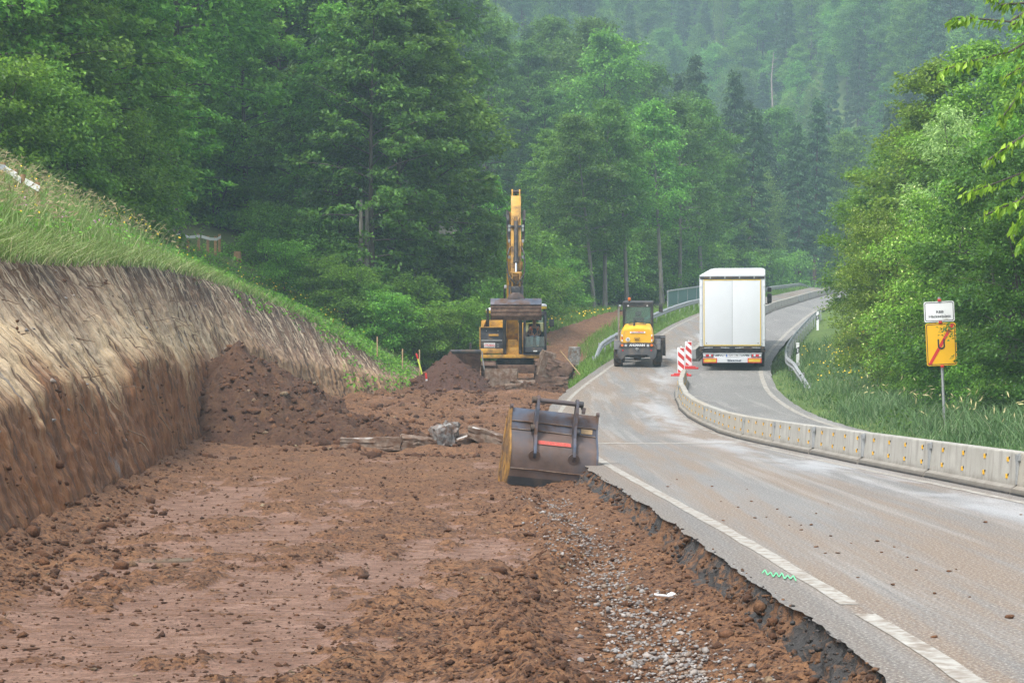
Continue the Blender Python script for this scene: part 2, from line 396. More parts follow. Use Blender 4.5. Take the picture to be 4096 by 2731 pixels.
def mat_bank():
    t = NT('cut_earth'); uvn = t.new('ShaderNodeUVMap'); uvn.uv_map = 'UVMap'
    def mp(sx, sy):
        m = t.new('ShaderNodeMapping'); m.inputs['Scale'].default_value = (sx, sy, 1); t.L(uvn.outputs[0], m.inputs[0]); return m.outputs[0]
    sep = t.new('ShaderNodeSeparateXYZ'); t.L(uvn.outputs[0], sep.inputs[0]); u, w = sep.outputs[0], sep.outputs[1]
    streak = t.noise(mp(1.3, .55), 1.0, 6, .7, .4); fine = t.noise(mp(4.2, .9), 1.0, 6, .72, .3); big = t.noise(mp(.22, 1.3), 1.0, 4, .6, .6)
    grain = t.noise(t.pos('Position'), 28, 5, .7)
    h = t.math('ADD', w, t.math('ADD', t.math('MULTIPLY', t.math('SUBTRACT', streak, .5), .62), t.math('MULTIPLY', t.math('SUBTRACT', big, .5), .5)))
    c = t.ramp(h, [(0., (.16, .064, .023)), (.30, (.25, .100, .034)), (.42, (.25, .112, .044)), (.49, (.44, .29, .15)),
                   (.60, (.66, .50, .30)), (.74, (.46, .33, .21)), (.88, (.165, .098, .058)), (1., (.075, .052, .038))])
    c2 = t.ramp(h, [(0., (.17, .08, .04)), (.22, (.28, .17, .085)), (.40, (.44, .30, .17)), (.52, (.30, .185, .115)), (.68, (.15, .088, .052)), (1., (.085, .05, .030))])
    c = t.mix(t.ramp(u, [(.0, 0.), (1., 1.)]), c, c2) if False else t.mix(t.attr('far'), c, c2)
    pale = t.math('MULTIPLY', t.ramp(fine, [(.52, 0.), (.60, 1.)]), t.ramp(streak, [(.47, 0.), (.56, 1.)]))
    c = t.mix(t.math('MULTIPLY', pale, .6), c, t.mix(t.ramp(w, [(.3, 0.), (.55, 1.)]), (.36, .22, .125), (.66, .53, .37)))
    dk = t.ramp(fine, [(.41, .85), (.48, 0.)])
    c = t.mix(dk, c, (.09, .042, .02))
    gy = t.ramp(t.noise(mp(.9, 2.4), 1.0, 4, .6, .8), [(.66, 0.), (.72, .7)])
    c = t.mix(gy, c, (.26, .25, .24))
    c = t.mix(t.ramp(grain, [(.45, 0.), (.75, .45)]), c, (.13, .075, .045))
    ch = t.noise(mp(6.5, 1.5), 1.0, 6, .78, .25); c = t.mix(t.ramp(ch, [(.51, 0.), (.60, .8)]), c, t.mix(t.ramp(w, [(.4, 0.), (.6, 1.)]), (.32, .155, .066), (.66, .54, .38)))
    c = t.mix(t.ramp(ch, [(.37, .85), (.46, 0.)]), c, (.055, .028, .015))
    t.col(c); t.rough(.82)
    t.bump(t.math('ADD', t.math('MULTIPLY', fine, .8), t.math('MULTIPLY', ch, .8)), 1., .12); return t.m
def mat_asphalt():
    t = NT('worn_asphalt'); v = t.pos('Position')
    uvn = t.new('ShaderNodeUVMap'); uvn.uv_map = 'UVMap'
    sep = t.new('ShaderNodeSeparateXYZ'); t.L(uvn.outputs[0], sep.inputs[0]); u, w = sep.outputs[0], sep.outputs[1]   # u: metres right of the left line, w: metres left of barrier
    st = t.noise(t.pos('Position', (1, .035, 1)), 1.5, 6, .65, .25); g = t.noise(v, 120, 3, .7); b = t.noise(t.pos('Position', (1, .25, 1)), .55, 5, .6, .6)
    sp = t.noise(v, 22, 6, .75)
    c = t.ramp(b, [(.3, (.150, .146, .141)), (.7, (.222, .216, .207))])
    c = t.mix(t.ramp(sp, [(.4, 0.), (.7, .5)]), c, (.13, .127, .12))
    lane = t.math('MULTIPLY', t.ramp(w, [(0.01, 0.), (.12, 1.)]), t.ramp(t.math('DIVIDE', u, 8.), [(.0, 1.), (.42, 1.), (.56, 0.)]))
    dust = t.math('MULTIPLY', lane, t.ramp(t.math('ADD', st, t.math('MULTIPLY', t.math('SUBTRACT', sp, .5), .3)), [(.42, .0), (.58, 1.)]))
    c = t.mix(t.math('MULTIPLY', dust, .82), c, (.215, .150, .098))
    wp = t.ramp(t.noise(t.pos('Position', (1, .02, 1)), 2.6, 5, .6, .15), [(.56, 0.), (.64, 1.)]); c = t.mix(t.math('MULTIPLY', wp, .35), c, (.36, .345, .32))
    milled_wet_sheen = t.math('MULTIPLY', t.ramp(t.math('DIVIDE', t.math('ABSOLUTE', t.math('SUBTRACT', w, .95)), 2.), [(.1, 1.), (.42, 0.)]),
                  t.ramp(t.noise(t.pos('Position', (1, .2, 1)), .9, 5, .6, .4), [(.42, 0.), (.58, 1.)]))
    c = t.mix(t.math('MULTIPLY', milled_wet_sheen, .62), c, (.47, .48, .50))  # milled-off line wear, plus wet sky sheen painted in as pale blue-grey
    left = t.ramp(t.math('ADD', u, t.math('MULTIPLY', st, .3)), [(.02, 1.), (.16, 0.)])
    c = t.mix(t.math('MULTIPLY', left, .5), c, (.14, .125, .11))
    spk = t.noise(v, 48, 3, .65); c = t.mix(t.ramp(spk, [(.54, 0.), (.64, .75)]), c, (.46, .44, .40)); c = t.mix(t.ramp(spk, [(.36, .8), (.46, 0.)]), c, (.07, .067, .065))
    t.col(c); t.rough(t.mix(milled_wet_sheen, (.72,)*3, (.5,)*3)); t.bump(t.math('ADD', g, sp), .5, .012); return t.m
def mat_black_edge():
    t = NT('crumbled_asphalt'); v = t.pos('Position'); n = t.noise(v, 14, 6, .7, .3); b = t.noise(v, 1.6, 5, .65, .5)
    c = t.ramp(n, [(.3, (.022, .021, .021)), (.7, (.075, .07, .068))])
    m = t.ramp(t.math('ADD', b, t.math('MULTIPLY', t.math('SUBTRACT', n, .5), .5)), [(.46, 0.), (.56, 1.)])
    c = t.mix(m, c, t.ramp(n, [(.3, (.08, .036, .018)), (.7, (.22, .11, .05))])); t.col(c); t.rough(.85); t.bump(n, 1., .05); return t.m
def mat_concrete():
    t = NT('barrier_concrete'); v = t.pos('Object'); oi = t.new('ShaderNodeObjectInfo')
    n = t.noise(v, 1.8, 6, .65, .3); s = t.noise(t.pos('Object', (7, 7, .7)), 1.3, 5, .65); g = t.noise(v, 60, 4, .7)
    c = t.ramp(n, [(.3, (.285, .28, .255)), (.7, (.42, .415, .385))])
    c = t.mix(t.ramp(s, [(.5, 0.), (.70, .7)]), c, (.17, .165, .155))
    c = t.mix(t.ramp(oi.outputs['Random'], [(0, 0.), (1, .6)]), c, (.36, .31, .235))
    sep = t.new('ShaderNodeSeparateXYZ'); t.L(t.new('ShaderNodeTexCoord').outputs['Object'], sep.inputs[0])
    low = t.ramp(t.math('ADD', t.math('MULTIPLY', sep.outputs[2], 2.), t.math('MULTIPLY', t.noise(v, 5, 5, .7), .5)), [(.38, .75), (.62, 0.)]); c = t.mix(low, c, (.17, .15, .125))
    t.col(c); t.rough(.85); t.bump(g, .25, .01); return t.m
M['grass_floor'] = mat_grass_floor(); M['forest_floor'] = mat_forest_floor(); M['dirt'] = mat_dirt(); M['bank'] = mat_bank()
M['asphalt'] = mat_asphalt(); M['black_edge'] = mat_black_edge(); M['concrete'] = mat_concrete()

# ---- the ground sheet: valley floor, verges, far hillside
ys = np.concatenate([np.arange(-8, 60, 1.6), np.arange(60, 135, .8), np.arange(135, 220, 1.7), np.arange(220, 620, 6)])
xs = np.concatenate([np.arange(-160, -30, 8), np.arange(-30, -12, 1.2), np.arange(-12, 16, .5), np.arange(16, 46, 1.0), np.arange(46, 230, 6)])
X, Y = np.meshgrid(xs, ys)
Z = T(X, Y)
near = (1-sst(70, 74, Y))
und = np.where((X > lD(Y)-.2) & (X < rD(Y)), .35, 0.)               # under the dug-up dirt
und = np.maximum(und, np.where((X > lD(Y)-9) & (X < eX(Y)-.2), .5, 0.)*near)
und = np.maximum(und, np.where(X < lD(Y)+.4, .7, 0.)*(1-sst(104, 118, Y)))   # under bank and hillside sheets
und = np.maximum(und, np.where((X > eX(Y)-.45) & (X < rX(Y)+.45) & (Y < 216), .28, 0.))
Z = Z-und+np.where(Y > 125, 0, (fbm(X*.8, Y*.8, 9)-.5)*.10)
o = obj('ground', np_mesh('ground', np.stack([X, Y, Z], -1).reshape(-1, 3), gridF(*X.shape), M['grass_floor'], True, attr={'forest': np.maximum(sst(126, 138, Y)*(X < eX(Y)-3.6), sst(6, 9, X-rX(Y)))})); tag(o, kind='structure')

# ---- hillside above the cut, left
us = np.concatenate([np.arange(6, 60, .5), np.arange(60, 119, .6)])
ws = np.array([0, .25, .5, .8, 1.2, 1.7, 2.3, 3, 3.8, 4.6, 5.5, 6.5, 8, 10, 13, 17, 22, 30, 40, 55])
U, Wd = np.meshgrid(us, ws, indexing='ij')
X = tX(U)-Wd; Y = U; Z = T(X-.001, Y)+(fbm(X*.9, Y*.9, 3)-.5)*.28*sst(0, .6, Wd)-.03-.5*sst(112, 119, U)
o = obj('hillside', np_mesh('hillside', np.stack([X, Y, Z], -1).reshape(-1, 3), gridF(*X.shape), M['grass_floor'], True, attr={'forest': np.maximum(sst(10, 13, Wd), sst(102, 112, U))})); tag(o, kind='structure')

# ---- cut bank
k = BANK.shape[0]; L = np.concatenate([[0], np.cumsum(np.hypot(np.diff(BANK[:, 0]), np.diff(BANK[:, 1])))])
nu, nv = 760, 84
ul = np.linspace(0, L[-1], nu)
def smp(a):
    v = np.interp(ul, L, a); kk = 25; return np.convolve(np.pad(v, kk//2, mode='edge'), np.ones(kk)/kk, 'valid')
bY, bXx, tY, tXx = smp(BANK[:, 0]), smp(BANK[:, 1]), smp(BANK[:, 2]), smp(BANK[:, 3])
tXx = tX(tY); tZz = tZ(tY); bZ = dz(bY)-.12
v = np.linspace(0, 1, nv)[None, :]
vb = .42+.20*(fbm(ul*.22, ul*0, 27, 4, .6)-.5)[:, None]+.0*v; vb = np.clip(vb, .22, .62)
zb_ = vb+.03; xb_ = .25+.05*(fbm(ul*.6, ul*0, 28, 3)-.5)[:, None]
pz = np.where(v < vb, v/vb*zb_, zb_+(v-vb)/(1-vb)*(1-zb_))
px = np.where(v < vb, v/vb*xb_, xb_+(v-vb)/(1-vb)*(1-xb_))
px = px-.01*np.exp(-((v-vb)/.10)**2)
BX = bXx[:, None]+(tXx-bXx)[:, None]*px; BY = bY[:, None]+(tY-bY)[:, None]*px; BZ = bZ[:, None]+(tZz-bZ)[:, None]*pz
UU = ul[:, None]+0*v; VV = v+0*UU; hgt = (tZz-bZ)[:, None]
lean = UU+VV*hgt*.25
d = (fbm(lean*1.7, VV*1.6, 21, 4, .6)-.5)*.26 + (fbm(lean*4.5, VV*4.5, 22, 3)-.5)*.17 + (fbm(lean*8, VV*24, 23, 3, .7)-.5)*.17
d += (fbm(UU*.35, VV*1.2, 24, 3)-.5)*.22
d *= sst(0, .06, VV)*(.35+.65*sst(1., .9, VV))*np.clip(hgt/2.5, .2, 1)
nx, nz = .80, .55
BX = BX+d*nx; BZ = BZ+d*nz*.5; BY = BY+(fbm(UU*3, VV*7, 25)-.5)*.05-d*.3
BX[:, -1] -= .25; BZ[:, -1] -= .10
farA = sst(40, 54, UU); strat = VV-(vb-.45)
me = np_mesh('cut_bank', np.stack([BX, BY, BZ], -1).reshape(-1, 3), gridF(nu, nv), M['bank'], True, uv=np.stack([UU, strat], -1).reshape(-1, 2), attr={'far': farA})
tag(obj('cut_bank', me), kind='structure')

BANKP = (BX, BY, BZ)
# ---- dug-up dirt
def dirt_h(X, Y):
    b = dz(Y)
    packed = sst(.47, .58, fbm(X*.55+1.3, Y*.16, 31, 3)*.55+fbm(X*2.1, Y*1.3, 35, 4, .62)*.45+.03*np.cos((X-.08*Y)*2.1))
    wall = X-lD(Y); lip = rD(Y)-X
    packed = packed*sst(.1, 1.0, wall)*(1-.85*sst(35, 47, Y)*(1-sst(60, 64, Y)*.5))
    wc = 1.75-.045*(Y-8)+.25*np.sin(Y*.55)                              # windrow of clods beside the gravel
    wr = np.exp(-((lip-wc)/.22)**2)*(1-sst(27, 33, Y))
    packed = packed*(1-np.clip(wr*1.5, 0, 1)); packed = packed*sst(.9, 1.6, lip+0*Y)+0
    c1 = 1-np.abs(fbm(X*5, Y*5, 41, 3)*2-1); c2 = fbm(X*13, Y*13, 43, 3); c3 = fbm(X*1.6, Y*1.6, 45, 4)
    rough = 1-packed*.9
    h = rough*((c1-.6)*.05+(c2-.5)*.06)+(c3-.5)*.07*(.35+rough)+(fbm(X*.3, Y*.3, 47)-.5)*.10
    h += wr*(.09+.10*(c1-.5)) - .05*packed
    mid = sst(38, 44, Y)*(1-sst(74, 78, Y)); h += mid*((fbm(X*1.1, Y*1.1, 49, 4)-.42)*.42)*sst(.0, 1.2, lip)
    h += .16*np.exp(-wall/.25)*sst(-.2, .05, wall)*(.5+c3)  # foot of the bank
    for (xa, ya, xb, yb) in ((-1.15, 8, -.35, 17), (-.95, 8, .2, 20)):   # track ruts
        xx = xa+(xb-xa)*(Y-ya)/(yb-ya); h -= .035*np.exp(-((X-xx)/.09)**2)*(Y < yb)
    h -= .04*np.exp(-((lip-.95)/.3)**2)*(1-sst(27, 31, Y)); h += .10*(1-sst(.1, .75, lip))*(Y < 68)
    h -= .15*np.exp(-((X-.72)/.62)**2-((Y-30.5)/1.05)**2)
    return b+h, packed
iy = 1/np.linspace(1/6.5, 1/50, 400); ys = np.concatenate([iy, np.arange(50.2, 76, .2), np.arange(76, 133, .5)])
nc = 300; tt = np.linspace(0, 1, nc)
lo = lD(ys)-.7; hi = np.maximum(rD(ys)-.12, lo+.05)
X = lo[:, None]+(hi-lo)[:, None]*tt[None, :]; Y = ys[:, None]+0*X
Z, pk = dirt_h(X, Y)
Z[:, :2] -= .2
Z = Z-.3*sst(126, 132, Y)
me = np_mesh('dirt_ground', np.stack([X, Y, Z], -1).reshape(-1, 3), gridF(*X.shape), M['dirt'], True, attr={'packed': pk})
tag(obj('dirt_ground', me), kind='structure')

# ---- road surface
ys = np.concatenate([np.arange(4, 45, .07), np.arange(45, 60, .3), np.arange(60, 216, .8)]); nc = 31; tt = np.linspace(0, 1, nc)
jag = ((fbm(ys*1.1, ys*0, 51, 2)-.5)*.12+(fbm(ys*7, ys*0, 54, 3)-.5)*.05)*(1-sst(70, 75, ys))
xl = eX(ys)-.40+jag; xr = rX(ys)+.38+(fbm(ys*2, ys*0, 52, 3)-.5)*.1
X = xl[:, None]+(xr-xl)[:, None]*tt[None, :]; Y = ys[:, None]+0*X
Z = zr(Y)+(fbm(X*.5, Y*.3, 53)-.5)*.015*0
uv = np.stack([X-eX(Y), np.clip((bX(Y)-X), 0, 9)], -1).reshape(-1, 2)
tag(obj('road', np_mesh('road', np.stack([X, Y, Z], -1).reshape(-1, 3), gridF(*X.shape), M['asphalt'], True, uv=uv)), kind='structure')
# broken black edge of the old asphalt
ys2 = np.concatenate([np.arange(6.5, 40, .045), np.arange(40, 72, .12)])
xl2 = np.interp(ys2, ys, xl); nc = 16; tt = np.linspace(0, 1, nc)[None, :]
Y = ys2[:, None]+0*tt; sl = .22+.16*fbm(Y*.9, Y*0, 61)
prof_x = xl2[:, None]+.03-(sl*(tt**1.3))*1.15; prof_z = zr(Y)-.004-.36*(tt**.75)
d = (fbm(Y*6+tt*3, tt*5+Y, 63, 4)-.5)*.16+(fbm(Y*22, tt*14, 64, 3)-.5)*.07
w = np.sin(np.pi*np.clip(tt*1.0, 0, 1))**.6
tag(obj('asphalt_edge', np_mesh('asphalt_edge', np.stack([prof_x-d*w*.8, Y, prof_z+d*w*.7], -1).reshape(-1, 3), gridF(len(ys2), nc), M['black_edge'], True)), kind='structure')
# painted markings
def strip(name, yv, xc, w, gaps=(), seed=0, mat='paint_white', dzv=.004):
    mb = MB(); yv = np.asarray(yv)
    for i in range(len(yv)-1):
        ym = (yv[i]+yv[i+1])/2
        if any(a < ym < b for a, b in gaps): continue
        q = []
        for yy, sg in ((yv[i], -1), (yv[i], 1), (yv[i+1], 1), (yv[i+1], -1)):
            x = float(xc(yy))+sg*w/2+(float(vn(yy*2.1, sg*3.+seed, 7))-.5)*.025
            q.append((x, float(yy), float(zr(yy))+dzv))
        mb.quad(q)
    bmesh.ops.remove_doubles(mb.bm, verts=mb.bm.verts[:], dist=1e-5)
    o = mb.build(name, M[mat], smooth=None); return tag(o, kind='structure')
yl = np.arange(5, 215, .5)
strip('edge_line', yl, eX, .13, gaps=((11.95, 12.75),))
strip('edge_line', yl, rX, .16, seed=4)
strip('barrier_line', np.arange(8, 41, .5), lambda y: bX(y)-.52, .12, seed=9)
strip('centre_line', np.arange(38, 62, .25), lambda y: bX(y)-.36-.02*(y-38)*0, .12, gaps=tuple((39+i*1.5, 39.6+i*1.5) for i in range(16)), seed=12)
mb = MB(); q = [(float(eX(41.4))+.2, 41.1), (float(bX(41.4))-.7, 41.1), (float(bX(41.4))-.7, 41.6), (float(eX(41.4))+.2, 41.6)]
mb.quad([(a, b, .005) for a, b in q]); tag(mb.build('cross_line', M['paint_white'], smooth=None), kind='structure')
for i, (y0, x0, x1) in enumerate(((66, 5.6, 6.5), (64, 5.4, 6.3), (62.5, 5.3, 6.1), (67.2, 3.6, 5.0))):
    mb = MB(); mb.quad([(x0, y0, float(zr(y0))+.005), (x1, y0, float(zr(y0))+.005), (x1, y0+.15, float(zr(y0+.15))+.005), (x0, y0+.15, float(zr(y0+.15))+.005)])
    tag(mb.build('cross_line', M['paint_white'], smooth=None), kind='structure')
# green sprayed squiggle beside the line
mb = MB()
def gp(px, py):
    Yy = 1.45*1991/(py-373.5); return ((px-512)/1991*Yy, Yy, .005)
pts = []
for i in range(13):
    tq = i/12; pts.append(Vector(gp(762+tq*34, 572+tq*8+(-4.2 if i % 2 else 4.2)*(.35+.4*((i*37) % 10)/10)))+Vector((0, 0, i*.0007)))
for a, b in zip(pts[:-1], pts[1:]):
    dd = (b-a).normalized(); n = Vector((-dd.y, dd.x, 0))*.0045; up_ = Vector((0, 0, .0004)); b_ = Vector((b.x, b.y, a.z)); mb.quad([a-n, b_-n, b_+n, a+n])
tag(mb.build('spray_mark', M['spray_green'], smooth=None), 'green sprayed zigzag mark on the asphalt beside the white edge line', 'paint mark')

# ---- loose clods, stones, gravel
def rock_proto(seed, rough=.6, sub=1):
    mb = MB(); mb.ball((0, 0, 0), (1, .8, .62), sub, rough, seed); rq = random.Random(seed*7+1)
    for _ in range(9):
        n_ = Vector((rq.uniform(-1, 1), rq.uniform(-1, 1), rq.uniform(-1, 1))).normalized(); d_ = rq.uniform(.42, .72)
        for v in mb.bm.verts:
            q = v.co.dot(n_)
            if q > d_: v.co -= n_*(q-d_)*.95
    bm = mb.bm; V = np.array([v.co for v in bm.verts]); F = np.array([[v.index for v in f.verts] for f in bm.faces]); bm.free(); return V, F
PR = [rock_proto(i, .75) for i in range(8)]; PR2 = [rock_proto(20+i, .55, 2) for i in range(6)]
def octa(seed):
    rq = np.random.default_rng(seed); V = np.array([(1, 0, 0), (0, 1, 0), (-1, 0, 0), (0, -1, 0), (0, 0, .6), (0, 0, -.6)])*rq.uniform(.6, 1.2, (6, 1))+rq.normal(0, .12, (6, 3))
    return V, np.array([(0, 1, 4), (1, 2, 4), (2, 3, 4), (3, 0, 4), (1, 0, 5), (2, 1, 5), (3, 2, 5), (0, 3, 5)])
PR0 = [octa(i) for i in range(10)]
def scatter(name, pts, sizes, mat, rng, protos=PR, flat=1., smooth=False):
    Vs, Fs = [], []; off = 0
    for p, s in zip(pts, sizes):
        V, F = protos[rng.integers(len(protos))]
        a = rng.uniform(0, 6.28); ca, sa = math.cos(a), math.sin(a); sx, sy, sz = s*rng.uniform(.7, 1.3, 3)
        v = V*[sx, sy, sz*flat]
        v = np.stack([v[:, 0]*ca-v[:, 1]*sa, v[:, 0]*sa+v[:, 1]*ca, v[:, 2]], -1)+p
        Vs.append(v); Fs.append(F+off); off += len(V)
    o = obj(name, np_mesh(name, np.concatenate(Vs), np.concatenate(Fs), mat, smooth)); return tag(o, kind='stuff')
def mat_gravel():
    t = NT('gravel'); g = t.new('ShaderNodeNewGeometry').outputs['Random Per Island']; v = t.pos('Position'); n = t.noise(v, 40, 4)
    c = t.ramp(g, [(0, (.14, .13, .125)), (.4, (.27, .265, .26)), (.7, (.20, .15, .11)), (.86, (.36, .35, .34)), (1, (.30, .20, .13))])
    c = t.mix(t.ramp(n, [(.4, 0.), (.7, .35)]), c, (.12, .08, .055)); t.col(c); t.rough(.65); t.bump(n, .4, .01); return t.m
def mat_clod():
    t = NT('soil_clods'); g = t.new('ShaderNodeNewGeometry').outputs['Random Per Island']; v = t.pos('Position'); n = t.noise(v, 24, 6, .7)
    c = t.ramp(g, [(0, (.052, .022, .010)), (.5, (.118, .051, .023)), (.85, (.185, .084, .038)), (.975, (.19, .10, .05)), (1, (.34, .27, .17))])
    c = t.mix(t.ramp(n, [(.4, 0.), (.6, .7)]), c, (.05, .022, .011)); t.col(c); t.rough(.95); t.bump(n, 1., .03); return t.m
M['gravel'] = mat_gravel(); M['clod'] = mat_clod()
rng = np.random.default_rng(5)
# gravel strip
n = 5200; yy = 1/rng.uniform(1/27, 1/7.5, n); lip = np.abs(rng.normal(.80, .19, n)); keep = (vn(yy*.8, lip*2, 71) > .22)
xx = rD(yy)-lip; zz = dirt_h(xx, yy)[0]
scatter('gravel', np.stack([xx, yy, zz+.008], -1)[keep], np.clip(rng.lognormal(-4.35, .42, n), .006, .04)[keep], M['gravel'], rng)
# clods on dug ground
n = 3000; yy = 1/rng.uniform(1/70, 1/7.2, n); lo = lD(yy); hi = rD(yy)-.15; xx = lo+(hi-lo)*rng.random(n); zz, pk = dirt_h(xx, yy)
keep = rng.random(n) < .7*np.clip(1.1-pk*1.25, .04, 1)*np.clip(.25+.75*sst(2.6, 1.2, rD(yy)-xx)+.4*sst(34, 42, yy), 0, 1)
sz = np.clip(rng.lognormal(-4.0, .55, n), .010, .10)
scatter('soil_clods', np.stack([xx, yy, zz+sz*.05], -1)[keep], sz[keep], M['clod'], rng)
n = 34000; yy = 1/rng.uniform(1/45, 1/7.2, n); lo = lD(yy); hi = rD(yy)-.15; xx = lo+(hi-lo)*rng.random(n); zz, pk = dirt_h(xx, yy)
keep = rng.random(n) < np.clip(1.1-pk*.8, .3, 1); sz = np.clip(rng.lognormal(-4.45, .5, n), .005, .05)
scatter('soil_crumbs', np.stack([xx, yy, zz+sz*.15], -1)[keep], sz[keep], M['clod'], rng, PR0)
# windrow + clods over the crumbled edge
n = 2600; yy = 1/rng.uniform(1/33, 1/7.2, n); w = rng.random(n) < .62
wc = 1.75-.045*(yy-8)+.25*np.sin(yy*.55); lip = np.where(w, wc+rng.normal(0, .2, n), rng.uniform(.02, .5, n))
xx = rD(yy)-lip; zz = dirt_h(xx, yy)[0]; zz = np.where(w, zz, zr(yy)-.02-.42*np.clip(lip/.42, 0, 1)**.75+.03)
cl = (vn(yy*1.3, yy*0, 77) > .45) | w
sz = np.clip(rng.lognormal(-3.85, .5, n), .010, .08)
scatter('soil_clods', np.stack([xx, yy, zz], -1)[cl], sz[cl], M['clod'], rng)
n = 1100; yy = 1/rng.uniform(1/50, 1/7.2, n); lip = rng.beta(1.2, 1.6, n)*.42-.03; xx = rD(yy)-lip; zz = zr(yy)-.01-.36*np.clip(lip/.38, 0, 1)**.75+.012
scatter('asphalt_crumbs', np.stack([xx, yy, zz], -1), np.clip(rng.lognormal(-4.2, .5, n), .006, .045), M['black_edge'], rng, PR)
# rough middle ground
n = 2600; yy = rng.uniform(40, 76, n); lo = lD(yy)+.3; hi = rD(yy)-.1; xx = lo+(hi-lo)*rng.random(n); zz = dirt_h(xx, yy)[0]
keep = vn(xx*.9, yy*.6, 79) > .38; sz = np.clip(rng.lognormal(-3.0, .55, n), .025, .22)
scatter('soil_clods', np.stack([xx, yy, zz+sz*.15], -1)[keep], sz[keep], M['clod'], rng, PR)
# lumps and stones lodged in the cut face
ii = np.clip(np.repeat(rng.integers(60, 700, 45), 8)+rng.normal(0, 5, 360).astype(int), 10, 740); jj = np.clip((np.repeat(rng.beta(1.1, 1.9, 45), 8)*nv+rng.normal(0, 5, 360)).astype(int), 1, nv-6); bp = np.stack([BANKP[0][ii, jj], BANKP[1][ii, jj], BANKP[2][ii, jj]], -1)
scatter('bank_lumps', bp, np.clip(rng.lognormal(-3.5, .6, 360), .008, .10), M['clod'], rng, PR)
ii = rng.integers(60, 700, 90); jj = np.clip((rng.beta(1.6, 1.3, 90)*nv).astype(int), 1, nv-8); bp = np.stack([BANKP[0][ii, jj], BANKP[1][ii, jj], BANKP[2][ii, jj]], -1)
scatter('bank_stones', bp, np.clip(rng.lognormal(-3.5, .5, 90), .010, .07), M['gravel'], rng, PR)
# foot of the bank
n = 650; yy = 1/rng.uniform(1/48, 1/16, n); xx = lD(yy)+np.abs(rng.normal(0, .7, n)); zz = dirt_h(xx, yy)[0]
sz = np.clip(rng.lognormal(-3.7, .6, n), .012, .12); scatter('soil_clods', np.stack([xx, yy, zz+sz*.2], -1), sz, M['clod'], rng, PR)
# single clods dropped on the carriageway
clod_me = []
for i in range(5):
    V, F = PR2[i]; Vn = V*[1, 1, .55]; clod_me.append(np_mesh('mud_clod', Vn, F, M['clod']))
CL = [(892,48),(905,38),(1075,47),(1235,108),(1110,108),(1180,132),(1250,176),(1296,172),(1390,205),(1440,225),(1480,205),(1393,172),(1500,158),(1538,320),(1645,280),(1750,272),(1820,295),(1770,317),(1672,420),(1985,486),(2045,396),(2075,386),(2290,585),(1815,450),(1985,665),(1875,337),(1500,295),(2195,195),(1550,117),(1120,187),(930,18),(1065,20),(1218,58),(1590,320),(1910,390),(2340,163),(1440,205),(1340,140),(1560,250),(2130,500)]
for i, (a, b) in enumerate(CL):
    fx, fy = (1800+.976*a)/4, (1900+.976*b)/4; Yy = 1.45*1991/(fy-373.5)
    s = random.Random(i).uniform(.011, .027) * (1.5 if i in (3, 10, 22, 27) else 1)
    o = obj('mud_clod', clod_me[i % 5]); o.location = ((fx-512)/1991*Yy, Yy, s*.28); o.scale = (s*1.2, s, s*.9); o.rotation_euler = (0, 0, i*1.7)
    tag(o, 'small brown clod of mud dropped on the grey carriageway', 'mud clod', 'mud clods on the carriageway')
mb = MB(); mb.box((0, 0, .012), (.15, .05, .012), (.1, .15, .5), .004).box((.06, .02, .02), (.06, .04, .01), (.3, -.2, .9), .003)
o = mb.build('paper_scrap', M['sign_white']); p = gp(690, 598); o.location = (p[0], 1.7*1991/(598-373.5), -.24); tag(o, 'crumpled white scrap lying on the grey gravel', 'scrap')
# shallow puddle
mb = MB()
pc = (-3.42, 18.9); pz_ = float(dirt_h(np.array(pc[0]), np.array(pc[1]))[0]); mb.prism([(pc[0]+.55*math.cos(a)*(1+.2*math.sin(3*a)), pc[1]+.22*math.sin(a)*(1+.2*math.cos(2*a))) for a in np.linspace(0, 6.1, 18)], 'z', pz_-.2, pz_+.004)
t = NT('puddle_water'); t.col(t.ramp(t.noise(t.pos('Object'), 3), [(.3, (.16, .12, .09)), (.7, (.22, .17, .13))])); t.rough(.08); M['puddle'] = t.m
tag(mb.build('puddle', M['puddle']), kind='structure')
# ================================================================ CONCRETE BARRIER
BL = 4.02
prof = [(-.19, 0), (.19, 0), (.19, .075), (.115, .10), (.085, .49), (.075, .505), (-.075, .505), (-.085, .49), (-.115, .10), (-.19, .075)]
bar_me = MB().prism(prof, 'y', .028, BL-.028, .010).mesh('concrete_barrier', M['concrete'], 35)
refl_me = MB().box((0, 0, 0), (.022, .055, .055), (0, 0, 0), .004).mesh('reflector', M['reflector_yellow'], None)
plate_me = MB().box((0, 0, .30), (.185, .035, .38), (0, 0, 0), .004).box((-.10, .0, .44), (.03, .16, .07)).box((-.10, 0, .3), (.05, .05, .36)).mesh('joint_plate', M['galv'], None)
slot_me = MB().box((0, 0, 0), (.02, .03, .028)).mesh('reflector_slot', M['black'], None)
shade_strip_me = MB().box((-.203, BL/2, .012), (.02, BL-.1, .024)).mesh('foot_shade_strip', M['black'], None)  # solid black strip along the foot, painted shade instead of an open gap
ORD = ['first', 'second', 'third', 'fourth', 'fifth', 'sixth', 'seventh', 'eighth', 'ninth', 'tenth', 'eleventh', 'twelfth', 'thirteenth', 'fourteenth', 'fifteenth', 'sixteenth']
